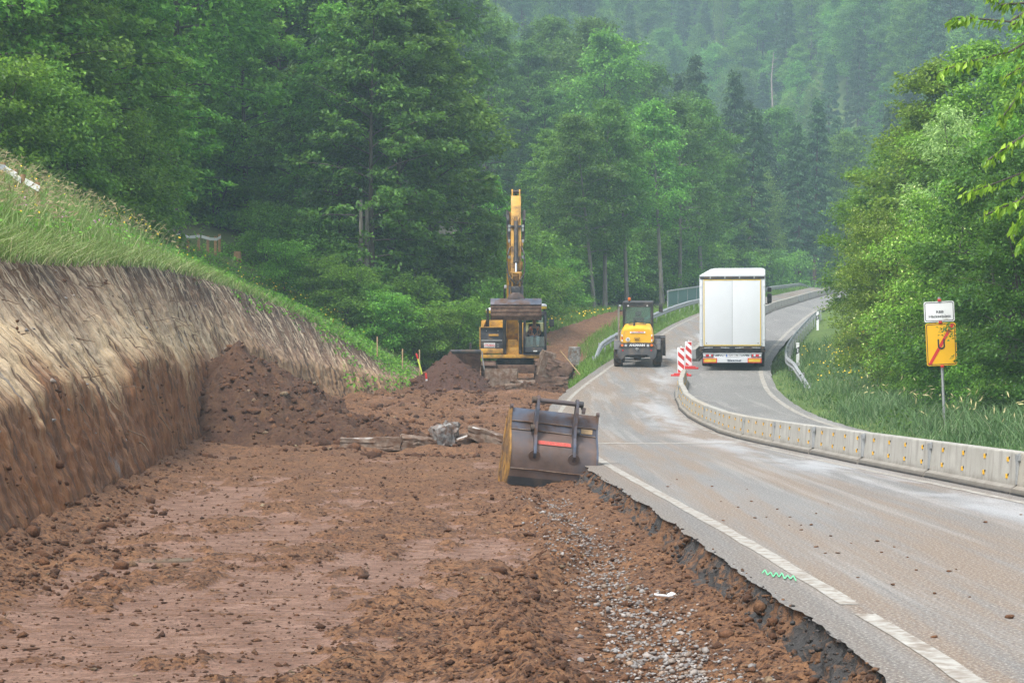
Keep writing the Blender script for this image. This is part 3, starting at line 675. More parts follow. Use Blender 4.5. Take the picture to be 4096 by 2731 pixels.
def barrier(p0, p1, label, group, both=True):
    rq = random.Random(int(p0[1]*10)); d = Vector(p1)-Vector(p0); p0 = Vector(p0)+Vector((rq.uniform(-.018, .018), 0, 0)); d.x += rq.uniform(-.03, .03)
    o = obj('concrete_barrier', bar_me); o.location = p0
    o.rotation_euler = (math.atan2(d.z, math.hypot(d.x, d.y)), 0, math.atan2(-d.x, d.y)); o.scale = (1, d.length/BL, 1)
    tag(o, label, 'barrier', group)
    for sx in ((-1, 1) if both else (-1,)):
        for yy in (.42, 1.40, 2.38, 3.38):
            for zz in (.20, .405):
                xx = .115-(zz-.10)/.39*.030
                c = obj('reflector', refl_me, o); c.location = (sx*(xx+.004), yy, zz)
                if sx < 0:
                    c2 = obj('reflector_slot', slot_me, o); c2.location = (sx*(xx-.004), yy-.045, zz+.02)
    c = obj('joint_plate', plate_me, o); c.location = (0, .0, 0)
    obj('foot_shade_strip', shade_strip_me, o)
def chain(y0, y1):
    pts = []; y = y0
    while y < y1:
        pts.append(Vector((float(bX(y)), y, float(zr(y)))))
        dy = BL
        for _ in range(8):
            q = Vector((float(bX(y+dy)), y+dy, float(zr(y+dy)))); dy *= BL/(q-pts[-1]).length
        y += dy
    return pts
ch = chain(15.9, 73.5)
n = len(ch)-1
for i in range(n):
    barrier(ch[i], ch[i+1], 'concrete barrier segment of the near row, %s from its end at the beacons' % ORD[n-1-i], 'concrete barrier segments of the near row')
ch2 = chain(82.5, 176)
for i in range(len(ch2)-1):
    barrier(ch2[i], ch2[i+1], 'concrete barrier segment of the far row climbing past the truck', 'concrete barrier segments of the far row', both=False)
# ================================================================ BEACONS
def beacon(x, y, label, rz):
    r = empty('warning_beacon', label, 'beacon', (x, y, float(zr(y))-.01), (R(3), 0, rz), 'striped warning beacons by the barrier gap')
    r.scale = (.92, .92, .92); w, h, b = .25, 1.0, .16
    MB().prism([(-.42, -.2), (.42, -.2), (.42, .2), (-.42, .2)], 'z', 0, .07, .02).prism([(-.3, -.14), (.3, -.14), (.3, .14), (-.3, .14)], 'z', .07, .12, .015).build('foot', M['red'], r)
    MB().box((0, 0, b+h/2), (w+.05, .035, h+.05), bev=.012).box((0, 0, b+h+.05), (.04, .03, .06)).box((0, 0, .14), (.05, .03, .1)).build('panel', M['sign_white'], r)
    MB().box((0, -.0205, b+h/2), (w, .004, h)).build('white_sheet', M['sign_white'], r, None)
    def clip(poly, lo, hi):
        for k, (c, sg) in enumerate(((lo, 1), (hi, -1))):
            out = []
            for i in range(len(poly)):
                p, q = poly[i], poly[(i+1) % len(poly)]; a, bb = (p[1]-c)*sg, (q[1]-c)*sg
                if a >= 0: out.append(p)
                if a*bb < 0: tq = a/(a-bb); out.append((p[0]+(q[0]-p[0])*tq, p[1]+(q[1]-p[1])*tq))
            poly = out
            if len(poly) < 3: return None
        return poly
    for k in range(-1, 5):
        zz = .10+k*.36
        pl = clip([(-w/2, zz+w*.9), (w/2, zz), (w/2, zz+.18), (-w/2, zz+.18+w*.9)], 0, h)
        if pl: MB().prism([(u, v+b) for u, v in pl], 'y', -.026, -.0215).build('red_stripe', M['red'], r, None)
beacon(6.42, 75.6, 'red and white striped beacon right behind the end of the near barrier row', R(-6))
beacon(7.0, 78.9, 'red and white striped beacon on a red foot before the far barrier row', R(-6))
# ================================================================ GUARDRAILS
def wbeam():  # cross-section (out, up)
    return [(0, .0), (.035, .03), (.07, .06), (.07, .10), (.02, .135), (.02, .175), (.07, .21), (.07, .25), (.035, .28), (0, .31)]
def guardrail(pts, side, label, posts=True, ends=(0, 0), zt=.75, sp=2.0):
    r = empty('guardrail', label, 'guardrail', pts[0])
    P0 = Vector(pts[0]); P = [Vector(p)-P0 for p in pts]
    segs = [0]
    for a, b in zip(P[:-1], P[1:]): segs.append(segs[-1]+(b-a).length)
    L = segs[-1]
    def at(s):
        return Vector([np.interp(s, segs, [p[k] for p in P]) for k in range(3)])
    s0 = 0; cs = wbeam()
    while s0 < L-.3:
        s1 = min(s0+4, L); mb = MB(); prev = None
        for s in np.linspace(s0, s1, 5):
            c = at(s); d = (at(min(s+.1, L))-at(max(s-.1, 0))); d.z = 0; d.normalize(); nr = Vector((d.y, -d.x, 0))*side
            top = zt
            if ends[0]: top = min(top, .12+(s/ends[0])*(zt-.12))
            if ends[1]: top = min(top, .12+((L-s)/ends[1])*(zt-.12))
            ring = [mb.bm.verts.new(c+nr*u+Vector((0, 0, top-.31+v))) for u, v in cs]+[mb.bm.verts.new(c+nr*(u-.012)+Vector((0, 0, top-.31+v))) for u, v in reversed(cs)]
            if prev:
                for k in range(len(ring)): mb.bm.faces.new((prev[k], prev[(k+1) % len(ring)], ring[(k+1) % len(ring)], ring[k]))
            prev = ring
        mb.build('rail', M['galv'], r, 40); s0 += 4
    if posts:
        s = 1.0
        while s < L-.5:
            c = at(s); d = (at(min(s+.1, L))-at(max(s-.1, 0))); d.z = 0; d.normalize(); nr = Vector((d.y, -d.x, 0))*side
            top = zt
            if ends[0]: top = min(top, .12+(s/ends[0])*(zt-.12))
            if ends[1]: top = min(top, .12+((L-s)/ends[1])*(zt-.12))
            q = c-nr*.10; MB().box((q.x, q.y, q.z+top/2-.25), (.06, .10, top+.45)).box((c.x-nr.x*.03, c.y-nr.y*.03, q.z+top-.16), (.10, .06, .12)).build('post', M['galv'], r, None); s += sp
    return r
def rl(f, off, ya, yb, n=30):
    return [(float(f(y)+off), float(y), float(T(f(y)+off, y))-.03) for y in np.linspace(ya, yb, n)]
guardrail(rl(eX, -1.3, 84, 214, 60), 1, 'long galvanised guardrail along the grass verge behind the yellow loader', ends=(2.5, 0))
guardrail(rl(lambda y: rX(y)+.45*(1-sst(68, 77, y)), 1.0, 68.5, 114, 30), -1, 'galvanised guardrail curving along the grass verge with the flowering shrubs', ends=(5, 0), zt=.72)
# bridge parapet with mesh infill
r = empty('parapet_railing', 'pale top rail with green mesh panels standing beyond the guardrail', 'railing', (0, 0, 0))
pa = [(float(eX(y)-2.9), float(y), float(zr(y))) for y in (125, 129, 133, 137, 141)]
mb = MB(); mb.tube([(a, b, c+1.2) for a, b, c in pa], .06, 6); mb.build('top_rail', M['galv'], r)
for a, b in zip(pa[:-1], pa[1:]):
    va, vb = Vector(a), Vector(b); d = vb-va; m = (va+vb)/2
    pn = MB().prism([(0, .15), (d.length-.06, .15), (d.length-.06, 1.15), (0, 1.15)], 'y', -.008, .008).build('mesh_panel', M['mesh_green'], r, None); pn.location = va; pn.rotation_euler = (0, -math.asin(d.z/d.length), math.atan2(d.y, d.x))
for a in pa: MB().box((a[0], a[1], a[2]+.35), (.07, .07, 1.7)).build('post', M['galv'], r, None)
# ================================================================ DELINEATOR POSTS
def delineator(x, y, label):
    r = empty('delineator_post', label, 'marker post', (x, y, float(T(x, y))-.05), (0, 0, R(-8)), 'white delineator posts on the verge')
    pl = [(-.06, -.05), (.06, -.05), (.06, .03), (0, .06), (-.06, .03)]
    MB().prism(pl, 'z', 0, 1.0).box((.0, -.005, 1.0), (.12, .1, .04), (.2, 0, 0)).build('post', M['sign_white'], r)
    MB().prism([(-.064, .56), (.064, .64), (.064, .88), (-.064, .80)], 'y', -.056, .035).build('black_band', M['print_black'], r, None)
    MB().box((0, -.058, .72), (.045, .006, .16)).build('reflector', M['lens_clear'], r, None)
delineator(float(rX(79)+1.45), 79, 'white delineator post with black band behind the rail end near the truck')
delineator(float(rX(103)+1.5), 103, 'white delineator post with black band at the far end of the curved rail')
# ================================================================ DETOUR SIGN
sx, sy = 10.02, 46.0; sz = float(T(sx, sy))
r = empty('detour_sign', 'yellow end-of-detour sign with red slash under a white name plate on grey post', 'sign', (sx, sy, sz-.3), (R(0), R(-2.5), R(-6)))
MB().cyl((0, .04, 0), (0, .04, 3.42), .032, n=12).build('post', M['galv'], r)
def rrect(w, h, rad, cx, cz):
    out = []
    for qx, qz, a0 in ((1, 1, 0), (-1, 1, 90), (-1, -1, 180), (1, -1, 270)):
        for k in range(5):
            a = R(a0+k*22.5); out.append((cx+qx*(w/2-rad)+rad*math.cos(a), cz+qz*(h/2-rad)+rad*math.sin(a)))
    return out
zc = 2.33
yb = MB().prism(rrect(.69, .98, .05, 0, zc), 'y', -.006, .006).build('yellow_board', M['sign_yellow'], r, None)
def frame(parent, w, h, cx, cz, th, y, mat):
    mb = MB(); o_ = rrect(w, h, .04, cx, cz); i_ = rrect(w-2*th, h-2*th, .03, cx, cz); n_ = len(o_)
    A = [mb.bm.verts.new((u, y, v)) for u, v in o_]; B = [mb.bm.verts.new((u, y, v)) for u, v in i_]
    for k in range(n_): mb.bm.faces.new((A[k], A[(k+1) % n_], B[(k+1) % n_], B[k]))
    return mb.build('border', mat, parent, None)
frame(yb, .65, .94, 0, zc, .016, -.0085, M['print_black'])
MB().prism([(-.315, zc-.455), (-.235, zc-.455), (.315, zc+.455), (.235, zc+.455)], 'y', -.0115, -.0075).build('red_slash', M['red'], yb, None)
mb = MB(); up = [(-.082, zc+.10)]
oo = [(-.082, zc+.12), (-.082, zc-.04)]+[(-.082*math.cos(a), zc-.04-.078*math.sin(a)) for a in np.linspace(.2, math.pi-.2, 9)]+[(.082, zc-.04), (.082, zc+.12)]
ii = [(.048, zc+.12), (.048, zc-.035)]+[(.048*math.cos(a), zc-.035-.044*math.sin(a)) for a in np.linspace(.2, math.pi-.2, 9)]+[(-.048, zc-.035), (-.048, zc+.12)]
n_ = len(oo)
A = [mb.bm.verts.new((u, -.0155, v)) for u, v in oo]; B = [mb.bm.verts.new((u, -.0155, v)) for u, v in reversed(ii)]
for k in range(n_-1): mb.bm.faces.new((A[k], A[k+1], B[k+1], B[k]))
mb.build('lettering', M['print_black'], yb, None)
zw = zc+.49+.03+.235
wb = MB().prism(rrect(.69, .47, .04, -.015, zw), 'y', -.006, .006).build('white_board', M['sign_white'], r, None)
frame(wb, .65, .43, -.015, zw, .014, -.0085, M['print_black'])
text('RBB', M['print_black'], wb, .165, .058, (0, -.0085, zw-.005), bold=.012)
text('Häckselplatz', M['print_black'], wb, .50, .082, (-.005, -.0085, zw-.115), bold=.012)
for zz in (zc-.51, zc+.505, zw+.26): MB().box((0, -.004, zz), (.075, .05, .06), bev=.006).cyl((0, -.03, zz), (0, -.045, zz), .014, n=8).build('clamp', M['red'], r)
# ================================================================ PERSON (excavator operator), seated
def skin(name, pts, edges, rad, mat, parent, sub=1):
    me = bpy.data.meshes.new(name); me.from_pydata(pts, edges, [])
    o = bpy.data.objects.new(name, me); C.objects.link(o)
    m = o.modifiers.new('s', 'SKIN'); 
    for i, rr in enumerate(rad): me.skin_vertices[0].data[i].radius = (rr, rr) if isinstance(rr, float) else rr
    me.skin_vertices[0].data[0].use_root = True
    s2 = o.modifiers.new('u', 'SUBSURF'); s2.levels = sub; s2.render_levels = sub
    dg = bpy.context.evaluated_depsgraph_get(); nm = bpy.data.meshes.new_from_object(o.evaluated_get(dg)); nm.name = name
    C.objects.unlink(o); bpy.data.objects.remove(o)
    nm.polygons.foreach_set('use_smooth', np.ones(len(nm.polygons), bool)); nm.materials.clear(); nm.materials.append(mat)
    return obj(name, nm, parent)
def operator(loc):
    r = empty('person', 'person in dark top and grey trousers seated in the excavator cab', 'person', loc)
    # faces -y; seat height 0; pelvis at origin
    pts = [(0, 0, .10), (0, .02, .28), (0, .03, .45), (0, .01, .56), (0, -.01, .66), (0, -.02, .76), (0, -.015, .84)]
    rad = [(.16, .12), (.15, .11), (.17, .11), (.06, .06), (.075, .085), (.085, .10), (.05, .06)]
    ed = [(0, 1), (1, 2), (2, 3), (3, 4), (4, 5), (5, 6)]
    for sg in (-1, 1):
        b = len(pts)
        pts += [(sg*.19, .02, .47), (sg*.27, -.05, .22), (sg*.19, -.30, .17), (sg*.16, -.38, .17)]
        rad += [.062, .05, .04, .038]; ed += [(2, b), (b, b+1), (b+1, b+2), (b+2, b+3)]
        for k, (fx, fz) in enumerate(((-.035, .0), (-.012, .012), (.012, .012), (.034, .0))):
            q = len(pts); pts += [(sg*.16+fx, -.43, .175+fz), (sg*.16+fx*1.1, -.465-.01*(k in (1, 2)), .155+fz)]; rad += [.012, .010]; ed += [(b+3, q), (q, q+1)]
        q = len(pts); pts += [(sg*.115, -.395, .185), (sg*.10, -.43, .175)]; rad += [.014, .011]; ed += [(b+3, q), (q, q+1)]
        b = len(pts); pts += [(sg*.10, -.05, .06), (sg*.14, -.46, .08), (sg*.13, -.50, -.30), (sg*.13, -.62, -.34)]; rad += [.10, .07, .05, .045]
        ed += [(0, b), (b, b+1), (b+1, b+2), (b+2, b+3)]
    body = skin('body', pts, ed, rad, M['skin'], r)
    skin('shirt', [(0, 0, .10), (0, .02, .28), (0, .03, .45), (0, .02, .50)], [(0, 1), (1, 2), (2, 3)], [(.175, .135), (.165, .125), (.185, .125), (.13, .10)], M['navy_cloth'], r)
    for sg in (-1, 1):
        skin('vest_strap', [(sg*.13, -.06, .38), (sg*.15, .02, .53), (sg*.17, .10, .42)], [(0, 1), (1, 2)], [.035, .055, .05], M['orange_cloth'], r)
        skin('trouser_leg', [(sg*.09, 0, .07), (sg*.14, -.46, .09), (sg*.13, -.50, -.28)], [(0, 1), (1, 2)], [.12, .085, .068], M['jeans'], r)
        MB().ball((sg*.13, -.58, -.34), (.05, .12, .05), 2).build('shoe', M['black'], r)
    MB().ball((0, .015, .80), (.09, .095, .085), 2).build('hair', M['hair'], r)
    mb = MB()
    for sg in (-1, 1): mb.ball((sg*.032, -.112, .755), (.012, .008, .008), 1)
    mb.build('eyes', M['print_black'], r)
    MB().ball((0, -.122, .725), (.014, .018, .02), 1).build('nose', M['skin'], r)
    MB().box((0, -.112, .685), (.045, .012, .010), bev=.003).build('mouth', M['paint_red'], r)
    for sg in (-1, 1): MB().ball((sg*.088, -.01, .74), (.012, .022, .032), 1).build('ear', M['skin'], r)
    return r
# ================================================================ TRUCK WITH CURTAIN TRAILER
def wheel(mb, c, rad, w, ax='x'):
    mb.lathe([(rad*.55, -w/2), (rad*.9, -w/2), (rad, -w/2+.05), (rad, w/2-.05), (rad*.9, w/2), (rad*.55, w/2)], c, ax, 28)
def truck():
    hx, hy = 8.62, 77.9; pit = math.atan(.068)
    r = empty('articulated_truck', 'white articulated truck seen from behind, climbing the right lane', 'truck', (hx, hy, float(zr(80.5))-.225), (pit, 0, R(-7.3)))
    W_, L_ = 2.55, 13.6
    MB().box((0, L_/2+.03, 1.03), (2.48, L_-.05, .16), bev=.02).box((0, L_/2, .82), (.9, L_-1.5, .28)).build('chassis', M['dark_steel'], r)
    for sg in (-1, 1):
        MB().box((sg*1.262, L_/2+.05, 2.36), (.022, L_-.12, 2.56), bev=.006).build('side_curtain', M['tarp'], r)
        mb = MB()
        for k in range(34): mb.box((sg*1.276, .5+k*.39, 1.02), (.008, .03, .16))
        mb.build('curtain_strap', M['dark_steel'], r, None)
    mb = MB(); z0 = 3.68
    sec = [(-1.27, z0), (-1.27, z0+.05), (-1.20, z0+.085), (0, z0+.10), (1.20, z0+.085), (1.27, z0+.05), (1.27, z0)]
    mb.prism(sec, 'y', -.02, L_, .01); mb.build('roof', M['tarp'], r, 40)
    MB().box((0, .0, 3.635), (2.50, .10, .10), bev=.01).build('top_beam', M['dark_steel'], r)
    mb = MB()
    for k in range(4): mb.box((-.85+k*.567, -.06, 3.635), (.05, .03, .09)).cyl((-.85+k*.567, -.07, 3.60), (-.85+k*.567, -.07, 3.67), .012, n=6)
    mb.build('hinge', M['galv'], r)
    MB().box((0, L_+.01, 2.3), (2.5, .06, 2.7)).build('front_wall', M['white_paint'], r)
    for sg in (-1, 1):
        MB().box((sg*1.215, .02, 2.29), (.115, .09, 2.68), bev=.012).build('corner_post', M['white_paint'], r)
        d = MB().box((sg*.574, -.012, 2.27), (1.140, .05, 2.60), bev=.008).build('rear_door', M['white_paint'], r)
        mb = MB(); a = sg*.012; b = sg*1.115; t_ = .035; y0, y1 = -.0425, -.0375
        mb.box(((a+b)/2, -.04, 3.545), (abs(b-a), .005, t_)).box(((a+b)/2, -.04, .998), (abs(b-a), .005, t_)).box((b-sg*t_/2, -.0405, 2.27), (t_, .005, 2.51))
        mb.build('reflective_tape', M['tape_yellow'], d, None)
        MB().cyl((sg*1.0, -.036, 1.08), (sg*1.0, -.048, 1.08), .02, n=10).build('door_bolt', M['dark_steel'], d)
        mb = MB()
        for zz in (1.25, 1.9, 2.6, 3.3): mb.box((sg*1.215, -.032, zz), (.07, .03, .035))
        mb.build('hinge', M['white_paint'], d)
    MB().box((0, -.002, 2.27), (.012, .05, 2.58)).build('door_seal', M['dark_steel'], r, None)
    # underside and lock gear
    MB().box((0, .05, .895), (2.50, .12, .10), bev=.01).build('rear_sill', M['dark_steel'], r)
    for k, x in enumerate((-.92, -.28, .28, .92)):
        h = MB().box((x, -.035, .905), (.34, .025, .035), (0, R(3 if k % 2 else -3), 0), .01).cyl((x+.02, -.05, .905), (x+.02, -.03, .905), .03, n=10).build('lock_handle', M['galv'], r)
    MB().box((0, .35, .74), (2.3, .5, .22)).build('cross_member', M['black'], r)
    for sg in (-1, 1): MB().box((sg*1.20, .10, .80), (.16, .16, .11), bev=.02).build('rubber_buffer', M['rubber'], r)
    # light bar
    lb = MB().box((0, .02, .50), (2.28, .07, .36), bev=.01).box((0, .0, .675), (2.30, .10, .02)).build('light_bar', M['white_paint'], r)
    for sg in (-1, 1):
        tl = MB().box((sg*.935, -.022, .60), (.41, .03, .13), bev=.008).build('tail_light', M['grey_plastic'], lb)
        MB().box((sg*1.08, -.04, .60), (.09, .012, .085), bev=.004).build('indicator_lens', M['lens_clear'], tl)
        MB().box((sg*.97, -.04, .60), (.12, .014, .10), bev=.004).build('brake_lens', M['lens_red'], tl)
        MB().box((sg*.79, -.04, .60), (.055, .014, .10), bev=.004).build('fog_lens', M['lens_red'], tl)
        MB().box((sg*.865, -.04, .60), (.075, .012, .085), bev=.004).build('reverse_lens', M['lens_clear'], tl)
        mp = MB().box((sg*.865, -.0195, .405), (.54, .01, .185)).build('marker_plate', M['red'], lb, None)
        MB().box((sg*.865, -.0255, .405), (.465, .006, .12)).build('yellow_field', M['tape_yellow'], mp, None)
        mb = MB(); rn = random.Random(4)
        for k in range(9): mb.cyl((sg*(.36+k*.035), -.012, .60+rn.uniform(-.04, .04)), (sg*(.36+k*.035), -.018, .60+rn.uniform(-.04, .04)), rn.choice((.009, .015)), n=7)
        mb.build('bar_hole', M['print_black'], lb, None)
    np_ = MB().box((0.02, -.02, .60), (.52, .012, .115), bev=.003).build('number_plate', M['sign_white'], lb)
    MB().box((-.217, -.0275, .60), (.042, .004, .105)).build('blue_field', M['plate_blue'], np_, None)
    text('S:JO 140', M['print_black'], np_, .37, .075, (.045, -.028, .60), bold=.01)
    text('KRONE', M['print_navy'], lb, .43, .070, (.14, -.019, .395), shear=.25, bold=.035)
    mb = MB()
    for pts in ([(-.10, .37), (-.165, .37)], [(-.165, .37), (-.195, .43)], [(-.10, .37), (-.07, .43)], [(-.195, .43), (-.17, .445), (-.15, .425)], [(-.07, .43), (-.095, .445), (-.115, .425)], [(-.15, .425), (-.155, .385)], [(-.115, .425), (-.11, .385)], [(-.1325, .39), (-.1325, .45)]):
        mb.tube([(u, -.019, v) for u, v in pts], .007, 5)
    mb.build('crown_emblem', M['print_navy'], lb)
    for sg in (-1, 1):
        for k, yy in enumerate((2.4, 3.7, 5.0)):
            mb = MB(); wheel(mb, (sg*1.04, yy, .50), .50, .40); w = mb.build('wheel', M['rubber'], r)
            mb = MB(); mb.lathe([(.05, -.19), (.27, -.17), (.29, .17), (.05, .12)], (sg*1.04, yy, .50), 'x', 18); mb.build('rim', M['galv'], w)
        MB().box((sg*1.02, 1.75, .62), (.46, .02, .55)).build('mud_flap', M['black'], r)
    # tractor
    ty = L_+.5
    MB().box((0, ty+1.6, 2.25), (2.46, 2.2, 3.0), bev=.12).build('cab', M['white_paint'], r)
    MB().box((0, ty+.2, .95), (1.0, 5.8, .25)).build('tractor_frame', M['dark_steel'], r)
    for sg in (-1, 1):
        for yy in (ty-1.6, ty+2.0):
            mb = MB(); wheel(mb, (sg*1.03, yy, .5), .5, .36); mb.build('wheel', M['rubber'], r)
        m = MB().box((sg*1.46, ty+2.45, 2.32), (.22, .14, .46), bev=.05).box((sg*1.46, ty+2.45, 2.72), (.20, .14, .22), bev=.05).build('mirror', M['black'], r)
        MB().tube([(sg*1.2, ty+2.55, 2.85), (sg*1.46, ty+2.5, 2.88)], .025).tube([(sg*1.2, ty+2.55, 2.05), (sg*1.46, ty+2.5, 2.08)], .025).build('mirror_arm', M['black'], m)
    return r
truck()
# ================================================================ WHEEL LOADER
def loader():
    x0, y0 = 4.98, 79.3
    r = empty('wheel_loader', 'yellow compact wheel loader seen from behind on the left lane', 'wheel loader', (x0, y0, float(zr(80.3))-.09), (math.atan(.085), 0, R(-5.5)))
    for sg in (-1, 1):
        for k, yy in enumerate((.75, 2.85)):
            mb = MB(); c = (sg*.775, yy, .475); wheel(mb, c, .475, .34)
            for q in range(22):
                a = 6.2832*q/22; mb.box((c[0]+(.08 if q % 2 else -.08), c[1]+math.cos(a)*.475, c[2]+math.sin(a)*.475), (.15, .05, .05), (a, 0, 0))
            w = mb.build('wheel', M['rubber'], r)
            mb = MB(); mb.lathe([(.04, -.17), (.24, -.15), (.26, .16), (.04, .14)], c, 'x', 18); mb.build('rim', M['loader_yellow'], w)
        MB().prism([(.18, .72), (.30, .98), (.55, 1.09), (.95, 1.09), (1.22, .95), (1.18, .90), (.93, 1.03), (.57, 1.03), (.35, .93), (.23, .70)], 'x', sg*.62, sg*.93, .01).build('fender', M['grey_plastic'], r)
    MB().box((0, 1.7, .55), (.62, 2.9, .35), bev=.04).cyl((-.7, .75, .475), (.7, .75, .475), .11).cyl((-.7, 2.85, .475), (.7, 2.85, .475), .11).box((0, .75, .40), (.3, .35, .3), bev=.06).build('chassis', M['dark_steel'], r)
    # counterweight with wheel arches
    cw = [(-.76, .80), (-.79, .62), (-.74, .42), (-.62, .31), (-.53, .36), (-.50, .50), (-.38, .55), (.38, .55), (.50, .50), (.53, .36), (.62, .31), (.74, .42), (.79, .62), (.76, .80), (.66, .98), (.40, 1.03), (-.40, 1.03), (-.66, .98)]
    MB().prism(cw, 'y', .0, .34, .03).build('counterweight', M['grey_plastic'], r)
    b = MB().prism([(-.71, .83), (.71, .83), (.66, .95), (.38, 1.005), (-.38, 1.005), (-.66, .95)], 'y', -.035, .02, .012).build('rear_panel', M['black'], r)
    text('AHLMANN', M['sign_white'], b, .62, .092, (0, -.039, .905), bold=.045)
    for sg in (-1, 1):
        MB().cyl((sg*.585, -.033, .905), (sg*.585, -.055, .905), .052, n=16).build('indicator', M['lens_orange'], b)
        MB().cyl((sg*.44, -.033, .895), (sg*.44, -.05, .895), .052, n=16).build('reverse_light', M['lens_clear'], b)
        MB().cyl((sg*.565, -.002, .70), (sg*.565, -.02, .70), .034, n=12).build('rear_reflector', M['lens_red'], r)
    MB().tube([(-.06, -.01, .73), (-.05, -.06, .77), (.05, -.06, .77), (.06, -.01, .73)], .018).cyl((0, -.05, .68), (0, -.05, .80), .02).build('tow_pin', M['galv'], r)
    # hood
    mb = MB(); secs = [(.0, [(.62, 1.0), (.665, 1.10), (.63, 1.36), (.50, 1.52), (.0, 1.56)]), (.35, [(.64, 1.0), (.68, 1.12), (.64, 1.45), (.52, 1.64), (.0, 1.68)]), (.95, [(.64, 1.0), (.66, 1.15), (.60, 1.52), (.50, 1.70), (.0, 1.735)])]
    rings = []
    for yy, pr in secs:
        pts = [(x, z) for x, z in pr]+[(-x, z) for x, z in pr[-2::-1]]
        rings.append([mb.bm.verts.new((x, yy-.02*(1-abs(x))*(yy == 0)*2, z)) for x, z in pts])
    for A, B in zip(rings[:-1], rings[1:]):
        for k in range(len(A)-1): mb.bm.faces.new((A[k], A[k+1], B[k+1], B[k]))
    mb.bm.faces.new(rings[0]); mb.bm.faces.new(rings[-1][::-1])
    bmesh.ops.bevel(mb.bm, geom=mb.bm.edges[:], offset=.02, segments=2, affect='EDGES', clamp_overlap=True)
    hd = mb.build('engine_hood', M['loader_yellow'], r, 50)
    pl = MB().box((.03, -.012, 1.455), (.60, .012, .15), (R(-24), 0, 0), .003).build('name_plate', M['sign_white'], hd)
    pl.location = (0, .005, 0)
    text('STRABAG', M['print_red'], pl, .50, .075, (.03, -.024, 1.455), (R(66), 0, 0), bold=.03)
    for zz in (-.055, .055): MB().box((.03, -.0205+zz*.42, 1.4575+zz*.91), (.52, .005, .012), (R(-24), 0, 0)).build('plate_bar', M['print_black'], pl, None)
    dk = MB().cyl((-.36, -.045, 1.135), (-.36, -.062, 1.135), .085, n=24).build('speed_disc', M['sign_white'], hd)
    text('20', M['print_black'], dk, .10, .105, (-.36, -.066, 1.135), bold=.01)
    MB().box((0, -.055, 1.18), (.24, .04, .02), bev=.006).tube([(-.07, -.05, 1.115), (-.04, -.08, 1.13), (.04, -.08, 1.13), (.08, -.05, 1.11)], .012).build('hood_handle', M['black'], hd)
    for sg in (-1, 1):
        for k in range(3):
            MB().prism([(sg*.565, 1.04+k*.10), (sg*.615, 1.04+k*.10+.03), (sg*.615, 1.04+k*.10+.11), (sg*.565, 1.04+k*.10+.08)], 'y', -.050, -.038).build('warning_stripe', M['red' if k % 2 else 'sign_white'], hd, None)
    MB().box((.0, .55, 1.705), (.72, .10, .03), bev=.01).build('air_grille', M['black'], hd)
    MB().cyl((-.12, .34, 1.63), (-.12, .34, 1.72), .06, .035).cyl((-.12, .34, 1.72), (-.12, .34, 1.80), .035).build('filler_cap', M['black'], hd)
    # cab
    z0, z1, ya, yb, hw = 1.18, 2.52, 1.0, 2.25, .60
    cb = MB()
    for sg in (-1, 1):
        for yy in (ya, yb): cb.box((sg*(hw-.045), yy, (z0+z1)/2), (.09, .09, z1-z0), bev=.015)
        cb.box((sg*(hw-.05), (ya+yb)/2, z0+.25), (.08, yb-ya, .5))
    cb.box((0, ya, z1-.075), (2*hw, .10, .15), bev=.015).box((0, yb, z1-.06), (2*hw, .1, .12)).box((0, (ya+yb)/2, z1+.015), (2*hw+.02, yb-ya+.14, .06), bev=.02)
    cb.box((0, yb, z0+.2), (2*hw, .08, .5)).box((0, (ya+yb)/2, z0-.05), (2*hw, yb-ya, .1)).box((0, ya, z0+.25), (2*hw-.02, .06, .5))
    cab = cb.build('cab', M['black'], r)
    MB().box((0, ya-.01, 2.06), (2*hw-.19, .012, .66)).build('rear_window', M['glass_rear'], cab, None)
    for sg in (-1, 1): MB().box((sg*(hw-.05), (ya+yb)/2, 2.05), (.012, yb-ya-.1, .70)).build('side_window', M['glass_rear'], cab, None)
    MB().box((0, yb, 1.95), (2*hw-.19, .012, .85)).build('windscreen', M['glass_rear'], cab, None)
    for sg in (-1, 1): MB().cyl((sg*.385, ya-.05, z1-.095), (sg*.385, ya-.07, z1-.095), .035, n=14).build('work_light', M['lens_clear'], cab)
    MB().box((0, 1.75, 1.60), (.46, .14, .62), (R(-8), 0, 0), .05).box((0, 1.80, 2.05), (.26, .10, .20), (R(-8), 0, 0), .04).box((0, 1.55, 1.35), (.48, .45, .14), bev=.04).build('seat', M['seat'], r)
    MB().lathe([(.055, 0), (.06, .02), (.062, .10), (.04, .125)], (-.34, 1.2, 2.62), 'z', 14).build('beacon_light', M['lens_orange'], r)
    MB().cyl((-.34, 1.2, 2.52), (-.34, 1.2, 2.63), .03, n=8).build('beacon_stem', M['black'], r)
    MB().tube([(-.74, .55, .98), (-.74, .55, 2.30), (-.72, .50, 2.40), (-.69, .42, 2.46)], .045, 10).build('exhaust_pipe', M['galv'], r)
    MB().box((-.68, .75, 2.24), (.14, .45, .03)).box((-.68, .62, 1.42), (.14, .25, .03)).build('exhaust_bracket', M['black'], r)
    m = MB().box((.90, 2.1, 2.26), (.17, .07, .32), bev=.03).build('mirror', M['black'], r)
    MB().tube([(.58, 2.25, 2.40), (.75, 2.2, 2.27), (.86, 2.12, 2.30)], .014).tube([(.60, 2.2, 1.68), (.72, 2.2, 1.66)], .014).build('mirror_arm', M['black'], m)
    m = MB().box((-.80, 2.1, 2.26), (.12, .07, .30), bev=.03).build('mirror', M['black'], r)
    # lift arm and bucket
    MB().prism([(2.4, 1.1), (2.6, 1.3), (3.5, .95), (4.1, .45), (4.0, .35), (3.4, .75)], 'x', -.22, .22, .03).build('lift_arm', M['loader_yellow'], r)
